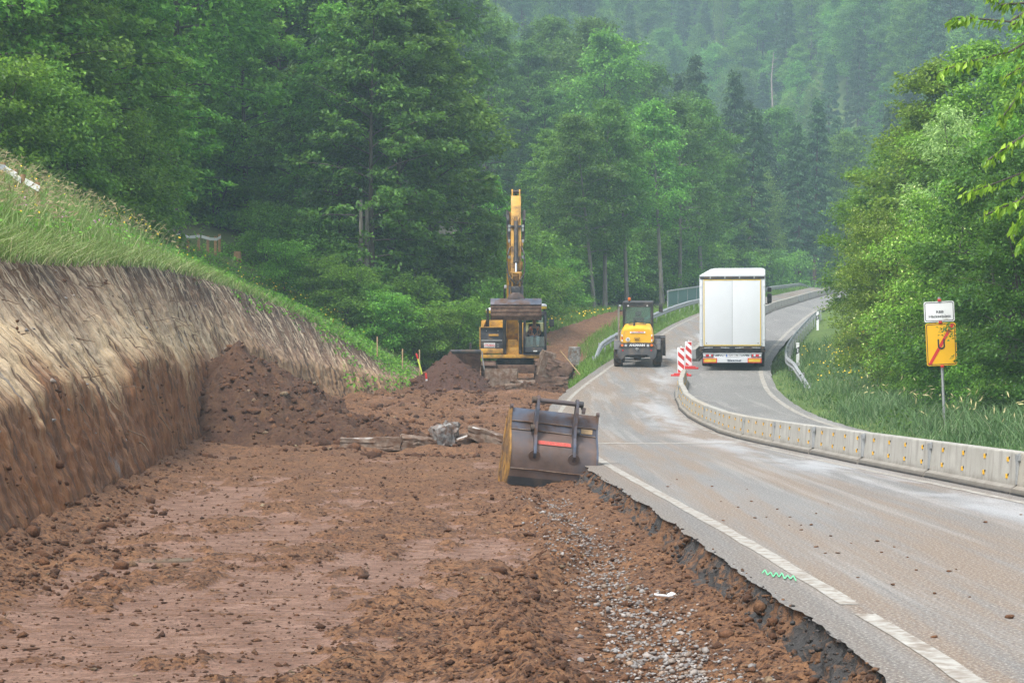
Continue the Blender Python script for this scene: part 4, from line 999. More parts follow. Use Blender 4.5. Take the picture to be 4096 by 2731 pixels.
    MB().prism([(4.05, .18), (4.0, .55), (4.05, 1.02), (4.12, 1.02), (4.08, .58), (4.2, .24), (4.9, .18), (4.9, .14)], 'x', -1.02, 1.02, .01).build('bucket', M['dark_steel'], r)
    for sg in (-1, 1): MB().prism([(4.03, .16), (4.0, .55), (4.05, 1.03), (4.25, .95), (4.92, .16)], 'x', sg*1.02, sg*1.05, .004).build('bucket_side', M['steel_rust'], r)
    MB().box((.95, 3.6, .85), (.2, .5, .3), bev=.03).build('front_fender', M['dark_steel'], r)
    return r
loader()
# ================================================================ EXCAVATOR
def excavator():
    X0, Y0 = .14, 83.2; Z0 = float(dz(83))+.02
    r = empty('tracked_excavator', 'yellow and black tracked excavator with its arm raised, facing the dug-up verge', 'excavator', (X0, Y0, Z0))
    for sg in (-1, 1):
        mb = MB(); lp = [(-1.95, .45), (-1.85, .15), (-1.55, .02), (1.75, .02), (2.05, .15), (2.15, .45), (2.05, .75), (1.75, .90), (-1.55, .90), (-1.85, .75)]
        mb.prism(lp, 'x', sg*.80, sg*1.40, .04)
        for k in range(18): mb.box((sg*1.1, -1.5+k*.19, .925), (.60, .05, .05))
        for k in range(5): mb.box((sg*1.1, -1.93-.03*math.sin(k), .15+k*.15), (.62, .07, .06), (R(10*(k-2)), 0, 0), .01)
        mb.build('track', M['mud'], r)
    MB().box((0, .1, .62), (1.7, 2.2, .34), bev=.05).build('undercarriage', M['mud'], r)
    mb = MB(); mb.lathe([(.75, .78), (.78, .84), (.78, 1.06), (.7, 1.08)], (0, .1, 0), 'z', 36)
    for k in range(28):
        a = 6.2832*k/28; mb.box((.79*math.cos(a), .1+.79*math.sin(a), .95), (.05, .05, .06), (0, 0, a))
    mb.build('slew_ring', M['dark_steel'], r)
    MB().box((-.08, .75, 1.14), (2.72, 3.3, .14), bev=.02).build('house_deck', M['cat_yellow'], r)
    # boxes on the side of the boom
    bx = MB().box((-.98, .15, 1.84), (.93, 1.9, .98), bev=.04).build('tool_box', M['cat_dark'], r)
    MB().box((-.98, -.80, 1.36), (.96, .12, .22), bev=.05).build('lower_bumper', M['cat_yellow'], bx)
    MB().box((-.98, .10, 2.345), (.97, 2.0, .035), bev=.012).build('lid', M['cat_yellow'], bx)
    MB().box((-1.465, .15, 1.85), (.05, 2.0, 1.0), bev=.02).build('side_plate', M['cat_yellow'], bx)
    MB().box((-.90, -.815, 2.02), (.40, .03, .09), bev=.008).build('latch', M['cat_yellow'], bx)
    MB().box((-.98, -.81, 1.80), (.86, .03, .04)).build('hand_rail', M['galv'], bx)
    for sx in (-1.2, -.72): MB().cyl((sx, -.80, 2.2), (sx, -.82, 2.2), .02, n=8).build('bolt', M['galv'], bx)
    sg = MB().box((-1.07, -.812, 1.60), (.46, .02, .20), bev=.003).build('company_plate', M['sign_white'], bx)
    text('STRABAG', M['print_red'], sg, .42, .08, (-1.07, -.824, 1.60), bold=.035)
    for zz in (1.528, 1.672): MB().box((-1.07, -.8225, zz), (.42, .004, .016)).build('plate_bar', M['print_black'], sg, None)
    for k in range(3): MB().box((-.72, -.803, 1.53+k*.055), (.10, .012, .016)).build('vent_slot', M['galv'], bx, None)
    MB().box((-.90, 1.55, 2.35), (1.10, 1.5, .68), bev=.08).box((0, 1.9, 1.95), (2.6, .9, 1.3), bev=.15).build('engine_hood', M['cat_yellow'], r)
    MB().prism([(-1.45, 1.22), (-1.45, 2.35), (-1.30, 2.66), (-1.22, 2.66), (-1.36, 2.35), (-1.36, 1.22)], 'y', .1, 2.2, .01).build('guard_rail', M['cat_yellow'], r)
    mb = MB(); mb.lathe([(.02, -.26), (.12, -.25), (.13, .20), (.1, .28)], (-.70, 1.0, 2.80), 'x', 16); mb.build('air_cleaner', M['black'], r)
    MB().tube([(-1.16, .5, 2.35), (-1.16, .5, 3.05), (-1.16, .45, 3.16)], [.075, .058, .05], 10).build('exhaust_pipe', M['black'], r)
    # cab
    xa, xb, ya, yb, z0, z1 = .33, 1.29, -.95, .75, 1.24, 2.97
    cm = MB()
    for x in (xa+.05, xb-.05):
        for y in (ya+.04, yb-.04): cm.box((x, y, (z0+z1)/2), (.10, .08, z1-z0), bev=.02)
    cm.box(((xa+xb)/2, ya+.04, z1-.06), (xb-xa, .08, .14), bev=.03).box(((xa+xb)/2, yb-.03, z1-.06), (xb-xa, .06, .12)).box(((xa+xb)/2, (ya+yb)/2, z1+.0), (xb-xa, yb-ya, .07), bev=.03)
    cm.box(((xa+xb)/2, ya+.05, z0+.13), (xb-xa, .10, .28), bev=.02).box(((xa+xb)/2, (ya+yb)/2, z0+.02), (xb-xa, yb-ya, .10)).box(((xa+xb)/2, yb-.03, z0+.5), (xb-xa, .05, .9))
    for x in (xa+.03, xb-.03): cm.box((x, (ya+yb)/2, z0+.35), (.05, yb-ya, .62))
    cab = cm.build('cab', M['cat_dark'], r)
    MB().box(((xa+xb)/2, ya+.02, 1.74), (xb-xa-.18, .012, .42)).build('lower_pane', M['glass'], cab, None)
    MB().box((xb-.03, (ya+yb)/2, 2.35), (.012, yb-ya-.12, 1.1)).build('side_pane', M['glass'], cab, None)
    MB().box(((xa+xb)/2, yb-.03, 2.5), (xb-xa-.18, .012, .75)).build('rear_pane', M['glass'], cab, None)
    MB().box((.82, ya-.005, 1.36), (.16, .012, .05)).build('sticker', M['sign_white'], cab, None)
    MB().box((.80, .30, 2.15), (.5, .14, .75), (R(-6), 0, 0), .05).box((.80, .02, 1.80), (.52, .52, .16), bev=.05).box((.80, .05, 1.5), (.4, .4, .5)).build('seat', M['seat'], r)
    for sx in (-.27, .27): MB().box((.80+sx, -.12, 2.02), (.10, .4, .10), bev=.03).cyl((.80+sx, -.30, 2.05), (.80+sx, -.32, 2.22), .02).build('console', M['black'], r)
    for x in (1.20, -1.02):
        zt = 3.01 if x > 0 else 2.88
        yy_ = -.5 if x > 0 else .9
        st = MB().cyl((x, yy_, zt-.25 if x < 0 else zt), (x, yy_, zt+.10), .03, n=8).box((x, yy_, zt+.08), (.2, .12, .03)).build('antenna_mount', M['dark_steel'], r)
        MB().lathe([(.16, .0), (.165, .10), (.15, .11)], (x-.06, yy_, zt+.10), 'z', 18).build('receiver_band', M['tape_yellow'], st)
        MB().lathe([(.165, .0), (.165, .05), (.12, .10), (.02, .12)], (x-.06, yy_, zt+.205), 'z', 18).build('receiver_dome', M['sign_white'], st)
    m = MB().box((1.50, -.8, 2.52), (.20, .08, .32), bev=.03).build('mirror', M['black'], r)
    MB().tube([(1.28, -.9, 2.78), (1.42, -.88, 2.80), (1.48, -.82, 2.66)], .014).build('mirror_arm', M['dark_steel'], m)
    # boom, raised steeply
    bxm, w = -.12, .44
    def beam(pl, hw, name, mat, x0, bev=.02): return MB().prism(pl, 'x', x0-hw, x0+hw, bev).build(name, mat, r)
    MB().box((bxm, -.25, 1.35), (.95, .9, .34), bev=.02).box((bxm-.36, -.35, 1.75), (.08, .7, .6), bev=.02).box((bxm+.36, -.35, 1.75), (.08, .7, .6), bev=.02).box((bxm, -.5, 1.6), (.4, .2, .5), bev=.03).build('boom_bracket', M['cat_yellow'], r)
    bm_ = beam([(-.35, 1.75), (-.62, 2.0), (-1.05, 3.1), (-1.35, 4.1), (-1.75, 5.2), (-2.45, 6.55), (-2.62, 6.95), (-2.35, 6.98), (-2.0, 6.4), (-1.2, 5.3), (-.72, 4.2), (-.45, 3.0), (-.18, 2.0)], .24, 'boom', M['cat_yellow'], bxm)
    for sg in (-1, 1):
        c = MB().cyl((bxm+sg*.33, -.75, 1.25), (bxm+sg*.33, -1.05, 2.85), .075, n=14).cyl((bxm+sg*.33, -1.03, 2.75), (bxm+sg*.33, -1.05, 2.88), .09, n=14).cyl((bxm+sg*.33, -1.05, 2.85), (bxm+sg*.33, -1.28, 4.0), .045, n=10).build('boom_cylinder', M['black'], r)
    # stick, hanging down in front
    sx = .02
    st = MB().prism([(-2.25, 7.62), (-2.05, 7.05), (-2.35, 6.75), (-2.62, 6.5), (-3.05, 4.25), (-3.20, 3.75), (-3.38, 3.78), (-3.42, 4.3), (-3.20, 5.6), (-2.92, 6.75), (-2.62, 7.62)], 'x', sx-.20, sx+.20, .02)
    for sg in (-1, 1): st.prism([(-2.25, 7.55), (-2.30, 7.82), (-2.42, 7.90), (-2.55, 7.82), (-2.60, 7.55)], 'x', sx+sg*.15-.03, sx+sg*.15+.03, .008)
    for sg in (-1, 1): st.prism([(-2.92, 6.75), (-3.06, 6.65), (-3.02, 5.95), (-2.95, 6.2)], 'x', sx+sg*.10-.02, sx+sg*.10+.02)
    sk_ = st.build('stick', M['cat_yellow'], r)
    MB().prism([(-2.84, 5.55), (-3.06, 4.24), (-3.20, 3.74), (-3.39, 3.77), (-3.43, 4.3), (-3.22, 5.55)], 'x', sx-.206, sx+.206, .01).build('stick_lower', M['cat_dirty'], sk_)
    MB().cyl((sx-.14, -2.42, 7.80), (sx+.14, -2.42, 7.80), .07, n=12).build('pin', M['dark_steel'], r)
    MB().cyl((sx, -2.42, 7.75), (sx, -1.75, 6.4), .05, n=10).cyl((sx, -1.75, 6.4), (sx-.05, -1.25, 5.0), .085, n=12).build('stick_cylinder', M['black'], r)
    bc = MB().cyl((sx, -3.05, 6.55), (sx, -3.48, 4.98), .085, n=14).cyl((sx, -3.46, 5.08), (sx, -3.52, 4.86), .11, n=14).box((sx, -3.08, 6.35), (.42, .10, .08), bev=.01).build('bucket_cylinder', M['black'], r)
    MB().cyl((sx, -3.5, 4.9), (sx, -3.60, 4.48), .05, n=10).build('cylinder_rod', M['chrome'], bc)
    lk = MB()
    for sg in (-1, 1):
        lk.prism([(-3.68, 4.46), (-3.52, 4.50), (-3.22, 4.10), (-3.30, 3.98), (-3.62, 4.32)], 'x', sx+sg*.20-.025, sx+sg*.20+.025, .006)
        lk.prism([(-3.68, 4.46), (-3.54, 4.46), (-3.50, 3.72), (-3.64, 3.70)], 'x', sx+sg*.15-.025, sx+sg*.15+.025, .006)
    lk.cyl((sx-.24, -3.6, 4.44), (sx+.24, -3.6, 4.44), .06, n=12); lk.build('linkage', M['cat_dirty'], r)
    MB().box((sx, -3.5, 3.78), (.40, .34, .30), bev=.06).prism([(-3.7, 3.48), (-3.3, 3.48), (-3.25, 3.9), (-3.65, 3.95)], 'x', sx-.30, sx-.22).prism([(-3.7, 3.48), (-3.3, 3.48), (-3.25, 3.9), (-3.65, 3.95)], 'x', sx+.22, sx+.30).build('quick_coupler', M['dark_steel'], r)
    # wide grading bucket, its muddy back to the camera
    bw = 1.0; bk = MB()
    sh = [(-3.72, 3.40), (-3.86, 3.28), (-3.98, 3.02), (-3.98, 2.78), (-3.90, 2.56), (-3.84, 2.56), (-3.90, 2.78), (-3.90, 3.0), (-3.78, 3.24), (-3.3, 3.36), (-2.95, 3.36), (-2.95, 3.42), (-3.4, 3.44)]
    bk.prism(sh, 'x', sx-bw, sx+bw, .008)
    for sg in (-1, 1): bk.prism([(-3.72, 3.42), (-3.88, 3.28), (-4.0, 3.02), (-4.0, 2.78), (-3.92, 2.55), (-3.5, 2.62), (-2.95, 3.36), (-2.95, 3.43)], 'x', sx+sg*bw-.015, sx+sg*bw+.015, .004)
    for zz, yy in ((3.06, -3.985), (2.9, -3.99), (2.74, -3.975)): bk.box((sx, yy, zz), (2*bw-.04, .03, .04), bev=.008)
    bkt = bk.build('grading_bucket', M['mud'], r)
    MB().prism([(-3.74, 3.39), (-3.90, 3.25), (-3.95, 3.16), (-3.98, 3.17), (-3.93, 3.27), (-3.76, 3.43)], 'x', sx-bw-.02, sx+bw+.02, .004).build('bucket_rim', M['steel_worn'], bkt)
    MB().prism([(sx-.36, 3.38), (sx+.38, 3.38), (sx+.28, 3.55), (sx+.14, 3.66), (sx-.14, 3.66), (sx-.28, 3.55)], 'y', -3.80, -3.66, .01).cyl((sx, -3.80, 3.52), (sx, -3.83, 3.52), .12, n=16).build('tilt_bracket', M['steel_rust'], bkt)
    hz = MB(); rn = random.Random(3)
    for sg in (-1, 1):
        for k in range(3):
            o_ = sg*(.27+.035*k); hz.tube([(sx+o_, -2.0-.1*k, 6.1), (sx+o_*1.05, -2.2, 6.75), (sx+o_*1.08, -2.55, 6.98+.03*k), (sx+o_*1.05, -2.92, 6.6), (sx+o_*.95, -3.05, 5.9), (sx+sg*.24, -3.1, 5.55)], .026, 6)
        hz.tube([(sx+sg*.24, -3.15, 5.5), (sx+sg*.33, -3.35, 5.2), (sx+sg*.36, -3.5, 4.8), (sx+sg*.30, -3.55, 4.3), (sx+sg*.22, -3.6, 3.9)], .028, 6)
        hz.tube([(sx+sg*.36, -3.42, 4.5), (sx+sg*.2, -3.72, 4.22), (sx+sg*.05, -3.72, 4.0)], .026, 6)
        hz.tube([(bxm+sg*.30, -.4, 1.9), (bxm+sg*.28, -.9, 2.6), (bxm+sg*.26, -1.2, 3.4)], .03, 6)
    hz.build('hoses', M['black'], r)
    cl = MB()
    for sg in (-1, 1):
        for yy, zz in ((-3.02, 6.2), (-3.1, 5.75), (-3.22, 5.1), (-3.0, 6.35)): cl.box((sx+sg*.27, yy, zz), (.09, .09, .12), (0, 0, .3), .01)
    cl.box((sx-.42, -3.5, 3.9), (.10, .12, .14), bev=.02); cl.build('hose_clamp', M['galv'], r)
    g = MB()
    for sg in (-1, 1): g.box((sx+sg*.24, -3.08, 5.55), (.10, .12, .45), bev=.015).box((sx+sg*.23, -3.25, 4.75), (.08, .12, .35), bev=.015)
    g.build('pipe_guard', M['cat_dirty'], r)
    operator((X0+.80, Y0+.02, Z0+1.86))
    return r
excavator()
# ================================================================ LOOSE BUCKETS
def near_bucket():
    r = empty('digging_bucket', 'loose blue-grey and rusty excavator bucket standing on its edge by the carriageway', 'bucket', (.565, 31.6, -.345), (R(-3), R(6.2), R(9.5)))
    r.scale = (1.07, 1.06, 1.0)
    hw = .655
    # shell profile (y toward the viewer is negative, z)
    out = [(.04, 1.20), (-.005, 1.12), (-.03, .98), (-.05, .86), (-.155, .74), (-.235, .62), (-.275, .50), (-.275, .38), (-.262, .24), (-.24, .11), (-.205, -.02)]
    def shell(a, b, off, th, x=hw):
        o_ = [(y-off, z) for y, z in out[a:b+1]]; i_ = [(y-off+th, z) for y, z in reversed(out[a:b+1])]
        return MB().prism(o_+i_, 'x', -x, x)
    shell(0, 2, .012, .04).build('top_plate', M['steel_worn'], r)
    shell(2, 3, .004, .04).build('upper_plate', M['steel_worn'], r)
    shell(3, 9, 0, .03).build('shell', M['steel_rust'], r, 40)
    shell(8, 10, .014, .02).build('wear_plate', M['steel_rust'], r)
    shell(9, 10, .028, .02).build('cutting_edge', M['dark_steel'], r)
    for sg in (-1, 1):
        pl = [(.05, 1.235), (-.03, 1.22), (-.045, .98), (-.075, .85), (-.175, .73), (-.25, .62), (-.29, .50), (-.29, .38), (-.277, .24), (-.255, .10), (-.215, -.03), (.42, .02), (.52, .14), (.22, 1.05), (.14, 1.2)]
        p = MB().prism(pl, 'x', sg*hw-.014, sg*hw+.014, .004).build('side_plate', M['bucket_yellow' if sg < 0 else 'steel_worn'], r)
        MB().prism([(.40, .0), (.54, .13), (.24, 1.06), (.17, 1.06), (.38, .18)], 'x', sg*hw-.026, sg*hw+.026, .004).build('side_cutter', M['bucket_yellow'], p)
        MB().cyl((sg*hw-.02, .0, 1.215), (sg*hw+.02, .0, 1.215), .04, n=14).build('corner_boss', M['steel_worn'], p)
    for z_, y_ in ((.235, -.282), (.86, -.064), (.99, -.047)): MB().tube([(-hw+.02, y_, z_), (-.2, y_-.004, z_+.006), (.25, y_-.003, z_-.004), (hw-.02, y_, z_)], .009, 6).build('weld_seam', M['slab'], r)
    ears = []
    for sx in (-.295, .295):
        pl = [(-.29, .42), (-.33, .50), (-.30, .66), (-.225, .80), (-.21, 1.0), (-.235, 1.2), (-.22, 1.37), (-.16, 1.42), (-.10, 1.38), (-.09, 1.2), (-.03, 1.12), (-.045, .86), (-.15, .74), (-.24, .60)]
        e = MB().prism(pl, 'x', sx-.022, sx+.022, .004).build('ear', M['steel_worn'], r)
        MB().cyl((sx-.022, -.155, .90), (sx-.075 if sx < 0 else sx+.075, -.155, .90), .055, n=16).build('ear_boss', M['dark_steel'], e)
        MB().cyl((sx, -.262, .47), (sx, -.30, .46), .088, n=22).build('weld_pad', M['steel_rust'], e)
        MB().cyl((sx-.03 if sx > 0 else sx-.09, -.16, 1.345), (sx+.09 if sx > 0 else sx+.03, -.16, 1.345), .052, n=16).build('pin_collar', M['dark_steel'], e)
    MB().cyl((-.30, -.16, 1.345), (.30, -.16, 1.345), .038, n=16).build('pin', M['steel_rust'], r)
    MB().box((.40, -.16, 1.25), (.05, .05, .10), bev=.008).cyl((.36, -.16, 1.28), (.43, -.16, 1.28), .015, n=8).build('locking_tab', M['steel_rust'], r)
    nd = (Vector((0, -.235, .62))-Vector((0, -.155, .74))).normalized(); mid = Vector((0, -.20, .675)); nrm = Vector((0, nd.z, -nd.y)).normalized()
    if nrm.y > 0: nrm = -nrm
    ang = math.atan2(nd.y, -nd.z)
    pt = MB().box((0, 0, 0), (.50, .006, .072)).build('painted_band', M['paint_red'], r, None)
    pt.location = mid+nrm*.012; pt.rotation_euler = (-ang if False else math.atan2(.08, .12)*-1, 0, 0)
    text('02-152 20-20', M['print_red'], pt, .45, .048, (0, -.0045, 0), bold=.005)
    sk = MB().box((.50, -.055, .93), (.17, .006, .075), (R(-9), 0, 0)).build('worn_sticker', M['wood'], r, None)
    return r
near_bucket()
r = empty('trenching_bucket', 'dark muddy excavator bucket lying behind the small dirt mound', 'bucket', (-1.92, 80.6, float(dz(80.6))+.35), (R(0), 0, R(8)))
MB().prism([(-.35, 1.12), (-.30, .95), (.0, .4), (-.05, .0), (-.35, -.25), (-.40, -.22), (-.12, .03), (-.08, .4), (-.38, .95), (-.42, 1.12)], 'x', -.62, .62, .01).build('shell', M['mud'], r)
MB().prism([(.0, .0), (.55, .1), (.6, 1.0), (-.05, 1.1), (-.35, 1.05), (-.30, .9), (-.02, .4)], 'x', -.62, .62, .02).build('bucket_body', M['mud'], r)
MB().cyl((-.62, -.36, 1.08), (.62, -.36, 1.08), .09, n=14).build('lip_bar', M['dark_steel'], r)
MB().prism([(-.35, 1.08), (-.15, 1.08), (-.1, 1.45), (-.35, 1.40)], 'x', .18, .24).build('ear', M['dark_steel'], r)
MB().tube([(.66, -.40, 1.1), (.68, -.42, .8), (.76, -.40, .35)], .03, 6).build('side_edge', M['galv'], r)
for k in range(2): MB().ball((.18+k*.28, -.42, -.22), (.11, .1, .09), 1).build('tooth', M['galv'], r)
# ================================================================ SPOIL HEAPS
def mat_heap(name, a, b, c3):
    t = NT(name); v = t.pos('Position'); n = t.noise(v, 2.2, 6, .65, .4); f = t.noise(v, 14, 6, .7)
    c = t.ramp(f, [(.3, a), (.7, b)]); c = t.mix(t.ramp(n, [(.45, 0.), (.7, .7)]), c, c3); t.col(c); t.rough(.95); t.bump(f, 1., .07); return t.m
M['heap'] = mat_heap('spoil_soil', (.038, .017, .010), (.110, .050, .026), (.15, .078, .036))
M['heap2'] = mat_heap('reddish_soil', (.045, .020, .014), (.115, .054, .036), (.10, .05, .03))
def heap(name, cx, cy, rx, ry, h, mat, label, seed, sk=(0, 0), amp=.3, ncl=500, cs=-2.6):
    n = 110; u = np.linspace(-1.15, 1.15, n); A, B = np.meshgrid(u, u); rr = np.hypot(A, B)
    X = cx+A*rx; Y = cy+B*ry
    rs = np.hypot(A-sk[0]*(1-rr), B-sk[1]*(1-rr))
    pr = np.clip(1-rs*(1+.25*(fbm(A*2+seed, B*2, seed)-.5)), 0, 1)
    base = dz(Y)-.12
    hh = h*pr**.85
    nz_ = (1-np.abs(fbm(X*1.7, Y*1.7, seed+1, 4)*2-1)-.6)*amp+(fbm(X*5, Y*5, seed+2, 3)-.5)*amp*.6
    Z = base+hh+nz_*sst(0, .25, pr)
    r = empty(name, label, 'soil heap', (cx, cy, float(dz(cy))))
    V = np.stack([X-cx, Y-cy, Z-float(dz(cy))], -1).reshape(-1, 3)
    obj('soil', np_mesh('soil', V, gridF(n, n), mat, True), r)
    rg = np.random.default_rng(seed); Vs, Fs = [], []; off = 0
    for _ in range(ncl):
        a, b = rg.uniform(-1, 1, 2)
        if math.hypot(a, b) > 1.05: continue
        i, j = int((b+1.15)/2.3*(n-1)), int((a+1.15)/2.3*(n-1)); p = np.array([X[i, j]-cx, Y[i, j]-cy, Z[i, j]-float(dz(cy))])
        V0, F0 = (PR+PR2[:2])[rg.integers(10)]; s = float(np.clip(rg.lognormal(cs, .5), .03, .32)); an = rg.uniform(0, 6.28)
        v = V0*s*rg.uniform(.7, 1.25, 3); v = np.stack([v[:, 0]*math.cos(an)-v[:, 1]*math.sin(an), v[:, 0]*math.sin(an)+v[:, 1]*math.cos(an), v[:, 2]], -1)
        Vs.append(v+p+[0, 0, s*.12]); Fs.append(F0+off); off += len(v)
    o = obj('clods', np_mesh('clods', np.concatenate(Vs), np.concatenate(Fs), M['clod']), r); o['kind'] = 'stuff'
    return r
heap('spoil_heap', -6.5, 51.5, 3.1, 5.2, 2.3, M['heap'], 'big heap of dark brown spoil tipped against the cut bank', 11, sk=(-.25, .1), amp=.60, ncl=1500, cs=-2.85)
heap('spoil_heap', -4.3, 48.2, 2.7, 2.4, .75, M['heap'], 'low spread of lumpy brown soil running out behind the concrete slab', 12, amp=.42, ncl=700, cs=-2.9)
heap('spoil_heap', -2.35, 76.4, 1.75, 2.6, 1.55, M['heap2'], 'small reddish soil mound in front of the muddy bucket', 13, amp=.28, ncl=420, cs=-3.0)
heap('spoil_heap', 2.1, 79.2, 1.3, 1.6, .9, M['heap2'], 'reddish earth clump beside the tilted boulder at the grass verge', 14, amp=.2, ncl=120, cs=-2.6)
heap('spoil_heap', .3, 75.6, 2.2, 1.4, .38, M['heap'], 'flat ridge of churned soil under the broken slabs', 15, amp=.22, ncl=200, cs=-2.4)
# ================================================================ SLABS AND ROCKS
def slab(name, label, c, sz, rot, seed, mat='slab', top='slab_top', group=None, cut=.16):
    r = empty(name, label, 'slab' if 'slab' in name else 'rock', c, rot, group)
    rn = random.Random(seed); mb = MB()
    g = bmesh.ops.create_cube(mb.bm, size=1)['verts']; bmesh.ops.subdivide_edges(mb.bm, edges=mb.bm.edges[:], cuts=6, use_grid_fill=True)
    for v in mb.bm.verts:
        q = Vector((v.co.x*sz[0], v.co.y*sz[1], v.co.z*sz[2]))
        nn = float(fbm(np.array(q.x*2.3+seed), np.array(q.y*2.3+q.z*3.1), seed, 3))-.5; n2 = float(fbm(np.array(q.y*3.3-seed), np.array(q.x*2.1+q.z*2.7), seed+5, 3))-.5
        v.co = q*(1+nn*cut*2)+Vector((n2, nn, n2))*min(sz)*cut*1.6+Vector((rn.uniform(-1, 1), rn.uniform(-1, 1), rn.uniform(-1, 1)))*(.022 if mat != 'mud' else .035)
    mb.build('block', M[mat], r, 25)
    if top:
        tb = MB(); tb.box((-sz[0]*.12, -sz[1]*.36, sz[2]*.48), (sz[0]*.62, sz[1]*.16, .03), bev=.012); tb.build('pale_crust', M[top], r)
    return r
def gz(x, y): return float(dirt_h(np.array(x), np.array(y))[0])
G = 'broken concrete slabs and rocks across the dug-up verge'
def gd(fx, fy, Y_):  # full-res photo pixel and distance -> X
    return (fx-2048)/7964*Y_
slab('concrete_slab', 'long flat concrete slab with pale top edge lying on the mud', (gd(1492, 0, 45.5), 45.5, gz(-3.2, 45.5)+.05), (1.40, .75, .30), (0, R(-1), R(-3)), 3, cut=.10)
slab('concrete_slab', 'dark broken slab end next to the long flat slab', (gd(1680, 0, 45.3), 45.3, gz(-2.1, 45.3)+.05), (.80, .6, .26), (R(5), R(4), R(8)), 4, 'slab', None, cut=.18)
slab('rock', 'upright grey angular rock in the row of rubble', (gd(1768, 0, 45.2), 45.2, gz(-1.6, 45.2)+.22), (.34, .36, .44), (R(8), R(-12), R(20)), 5, 'slate', None, cut=.34)
slab('rock', 'tall pale grey pointed rock standing in the row of rubble', (gd(1805, 0, 45.3), 45.3, gz(-1.4, 45.3)+.28), (.30, .32, .56), (R(-6), R(8), R(-10)), 6, 'slate', None, cut=.34)
slab('rock', 'low brownish boulder between the pointed rock and the tilted slab', (gd(1865, 0, 45.4), 45.4, gz(-1.0, 45.4)+.14), (.50, .5, .36), (R(10), R(-18), R(10)), 7, 'slab', 'slab_top', cut=.2)
slab('concrete_slab', 'tilted concrete slab sloping down towards the loose bucket', (gd(1965, 0, 45), 45.0, gz(-.45, 45)+.14), (1.05, .6, .26), (R(4), R(17), R(-6)), 8, cut=.12)
# rubble before the excavator
Yq = 77.2; zq = float(dz(Yq))
slab('concrete_slab', 'upright broken slab with white top edge before the excavator tracks', (gd(2005, 0, Yq), Yq, zq+.38), (1.25, .4, .85), (R(-8), 0, R(4)), 21, cut=.10)
slab('concrete_slab', 'thin layered slab leaning in the rubble pit before the excavator', (gd(2090, 0, 76.2), 76.2, zq+.18), (.95, .5, .34), (R(6), R(4), R(-8)), 22, cut=.2)
slab('rock', 'dark flat stone in the rubble pit before the excavator', (gd(2060, 0, 75.2), 75.2, zq+.10), (.75, .5, .3), (R(3), R(-5), R(12)), 23, 'slab', None, cut=.22)
slab('boulder_rock', 'big upright brown boulder beside the excavator cab', (gd(2185, 0, 78.2), 78.2, zq+1.02), (.52, .6, .98), (R(4), R(14), R(10)), 24, 'slab', None, cut=.15)
slab('boulder_rock', 'reddish slab of rock leaning against the big brown boulder', (gd(2240, 0, 78.0), 78.0, zq+.80), (.98, .5, .62), (R(5), R(14), R(-12)), 25, 'mud', None, cut=.12)
slab('rock', 'brown block under the leaning boulders at the carriageway edge', (gd(2205, 0, 76.3), 76.3, zq+.22), (1.15, .6, .55), (R(0), R(2), R(5)), 26, 'mud', None, cut=.2)
slab('rock', 'flat stone slab half buried at the end of the spoil heap', (gd(1255, 0, 55), 55.0, gz(-5.4, 55)+.25), (.62, .3, .62), (R(-10), R(8), R(14)), 27, 'mud', None, cut=.08)
slab('concrete_box', 'small concrete drain box in the grass by the dirt track', (gd(2297, 0, 92), 92, float(T(2.9, 92))+.35), (.5, .5, .9), (0, 0, R(5)), 29, 'slate', 'slab_top', cut=.03)
# ================================================================ STAKES, POLES
def stake(x, y, h, label, mat='wood', rot=(0, 0, 0), tip=None, w=.045, z=None):
    r = empty('survey_stake', label, 'stake', (x, y, (float(T(x, y)) if z is None else z)-.15), rot)
    MB().box((0, 0, (h+.15)/2), (w, w*.6, h+.15), bev=.004).build('shaft', M[mat], r)
    if tip: MB().box((0, -.001, h+.05), (w+.008, w*.6+.008, .22), bev=.003).build('painted_tip', M[tip], r)
stake(gd(1509, 0, 76), 76, .62, 'plain wooden survey stake highest up the green slope', z=2.25)
stake(gd(1610, 0, 76), 76, .62, 'plain wooden survey stake in the weeds at the foot of the slope', z=1.78)
stake(gd(1693, 0, 76), 76, .80, 'leaning fluorescent yellow stake with red tip beside the soil mound', 'fluo', (0, R(-16), 0), 'red', .055, z=1.45)
stake(gd(1678, 0, 76.6), 76.6, .85, 'wooden stake right behind the leaning yellow stake', z=1.52)
stake(gd(1707, 0, 75), 75, .16, 'short white peg with red top near the leaning yellow stake', 'sign_white', (0, R(-6), 0), 'red', .07, z=1.3)
stake(gd(1927, 0, 84), 84, 1.0, 'tall yellow grade rod beside the excavator tool boxes', 'fluo', (0, R(-1), 0), None, .06, z=2.1)
mb = MB(); mb.tube([(0, 0, 0), (.35, 0, -.42), (.82, -.1, -1.0)], [.02, .025, .03], 7); o = mb.build('wooden_pole', M['wood'])
o.location = (gd(2240, 0, 77.2), 77.2, 2.35); tag(o, 'thin wooden pole leaning on the reddish rock slab', 'pole')
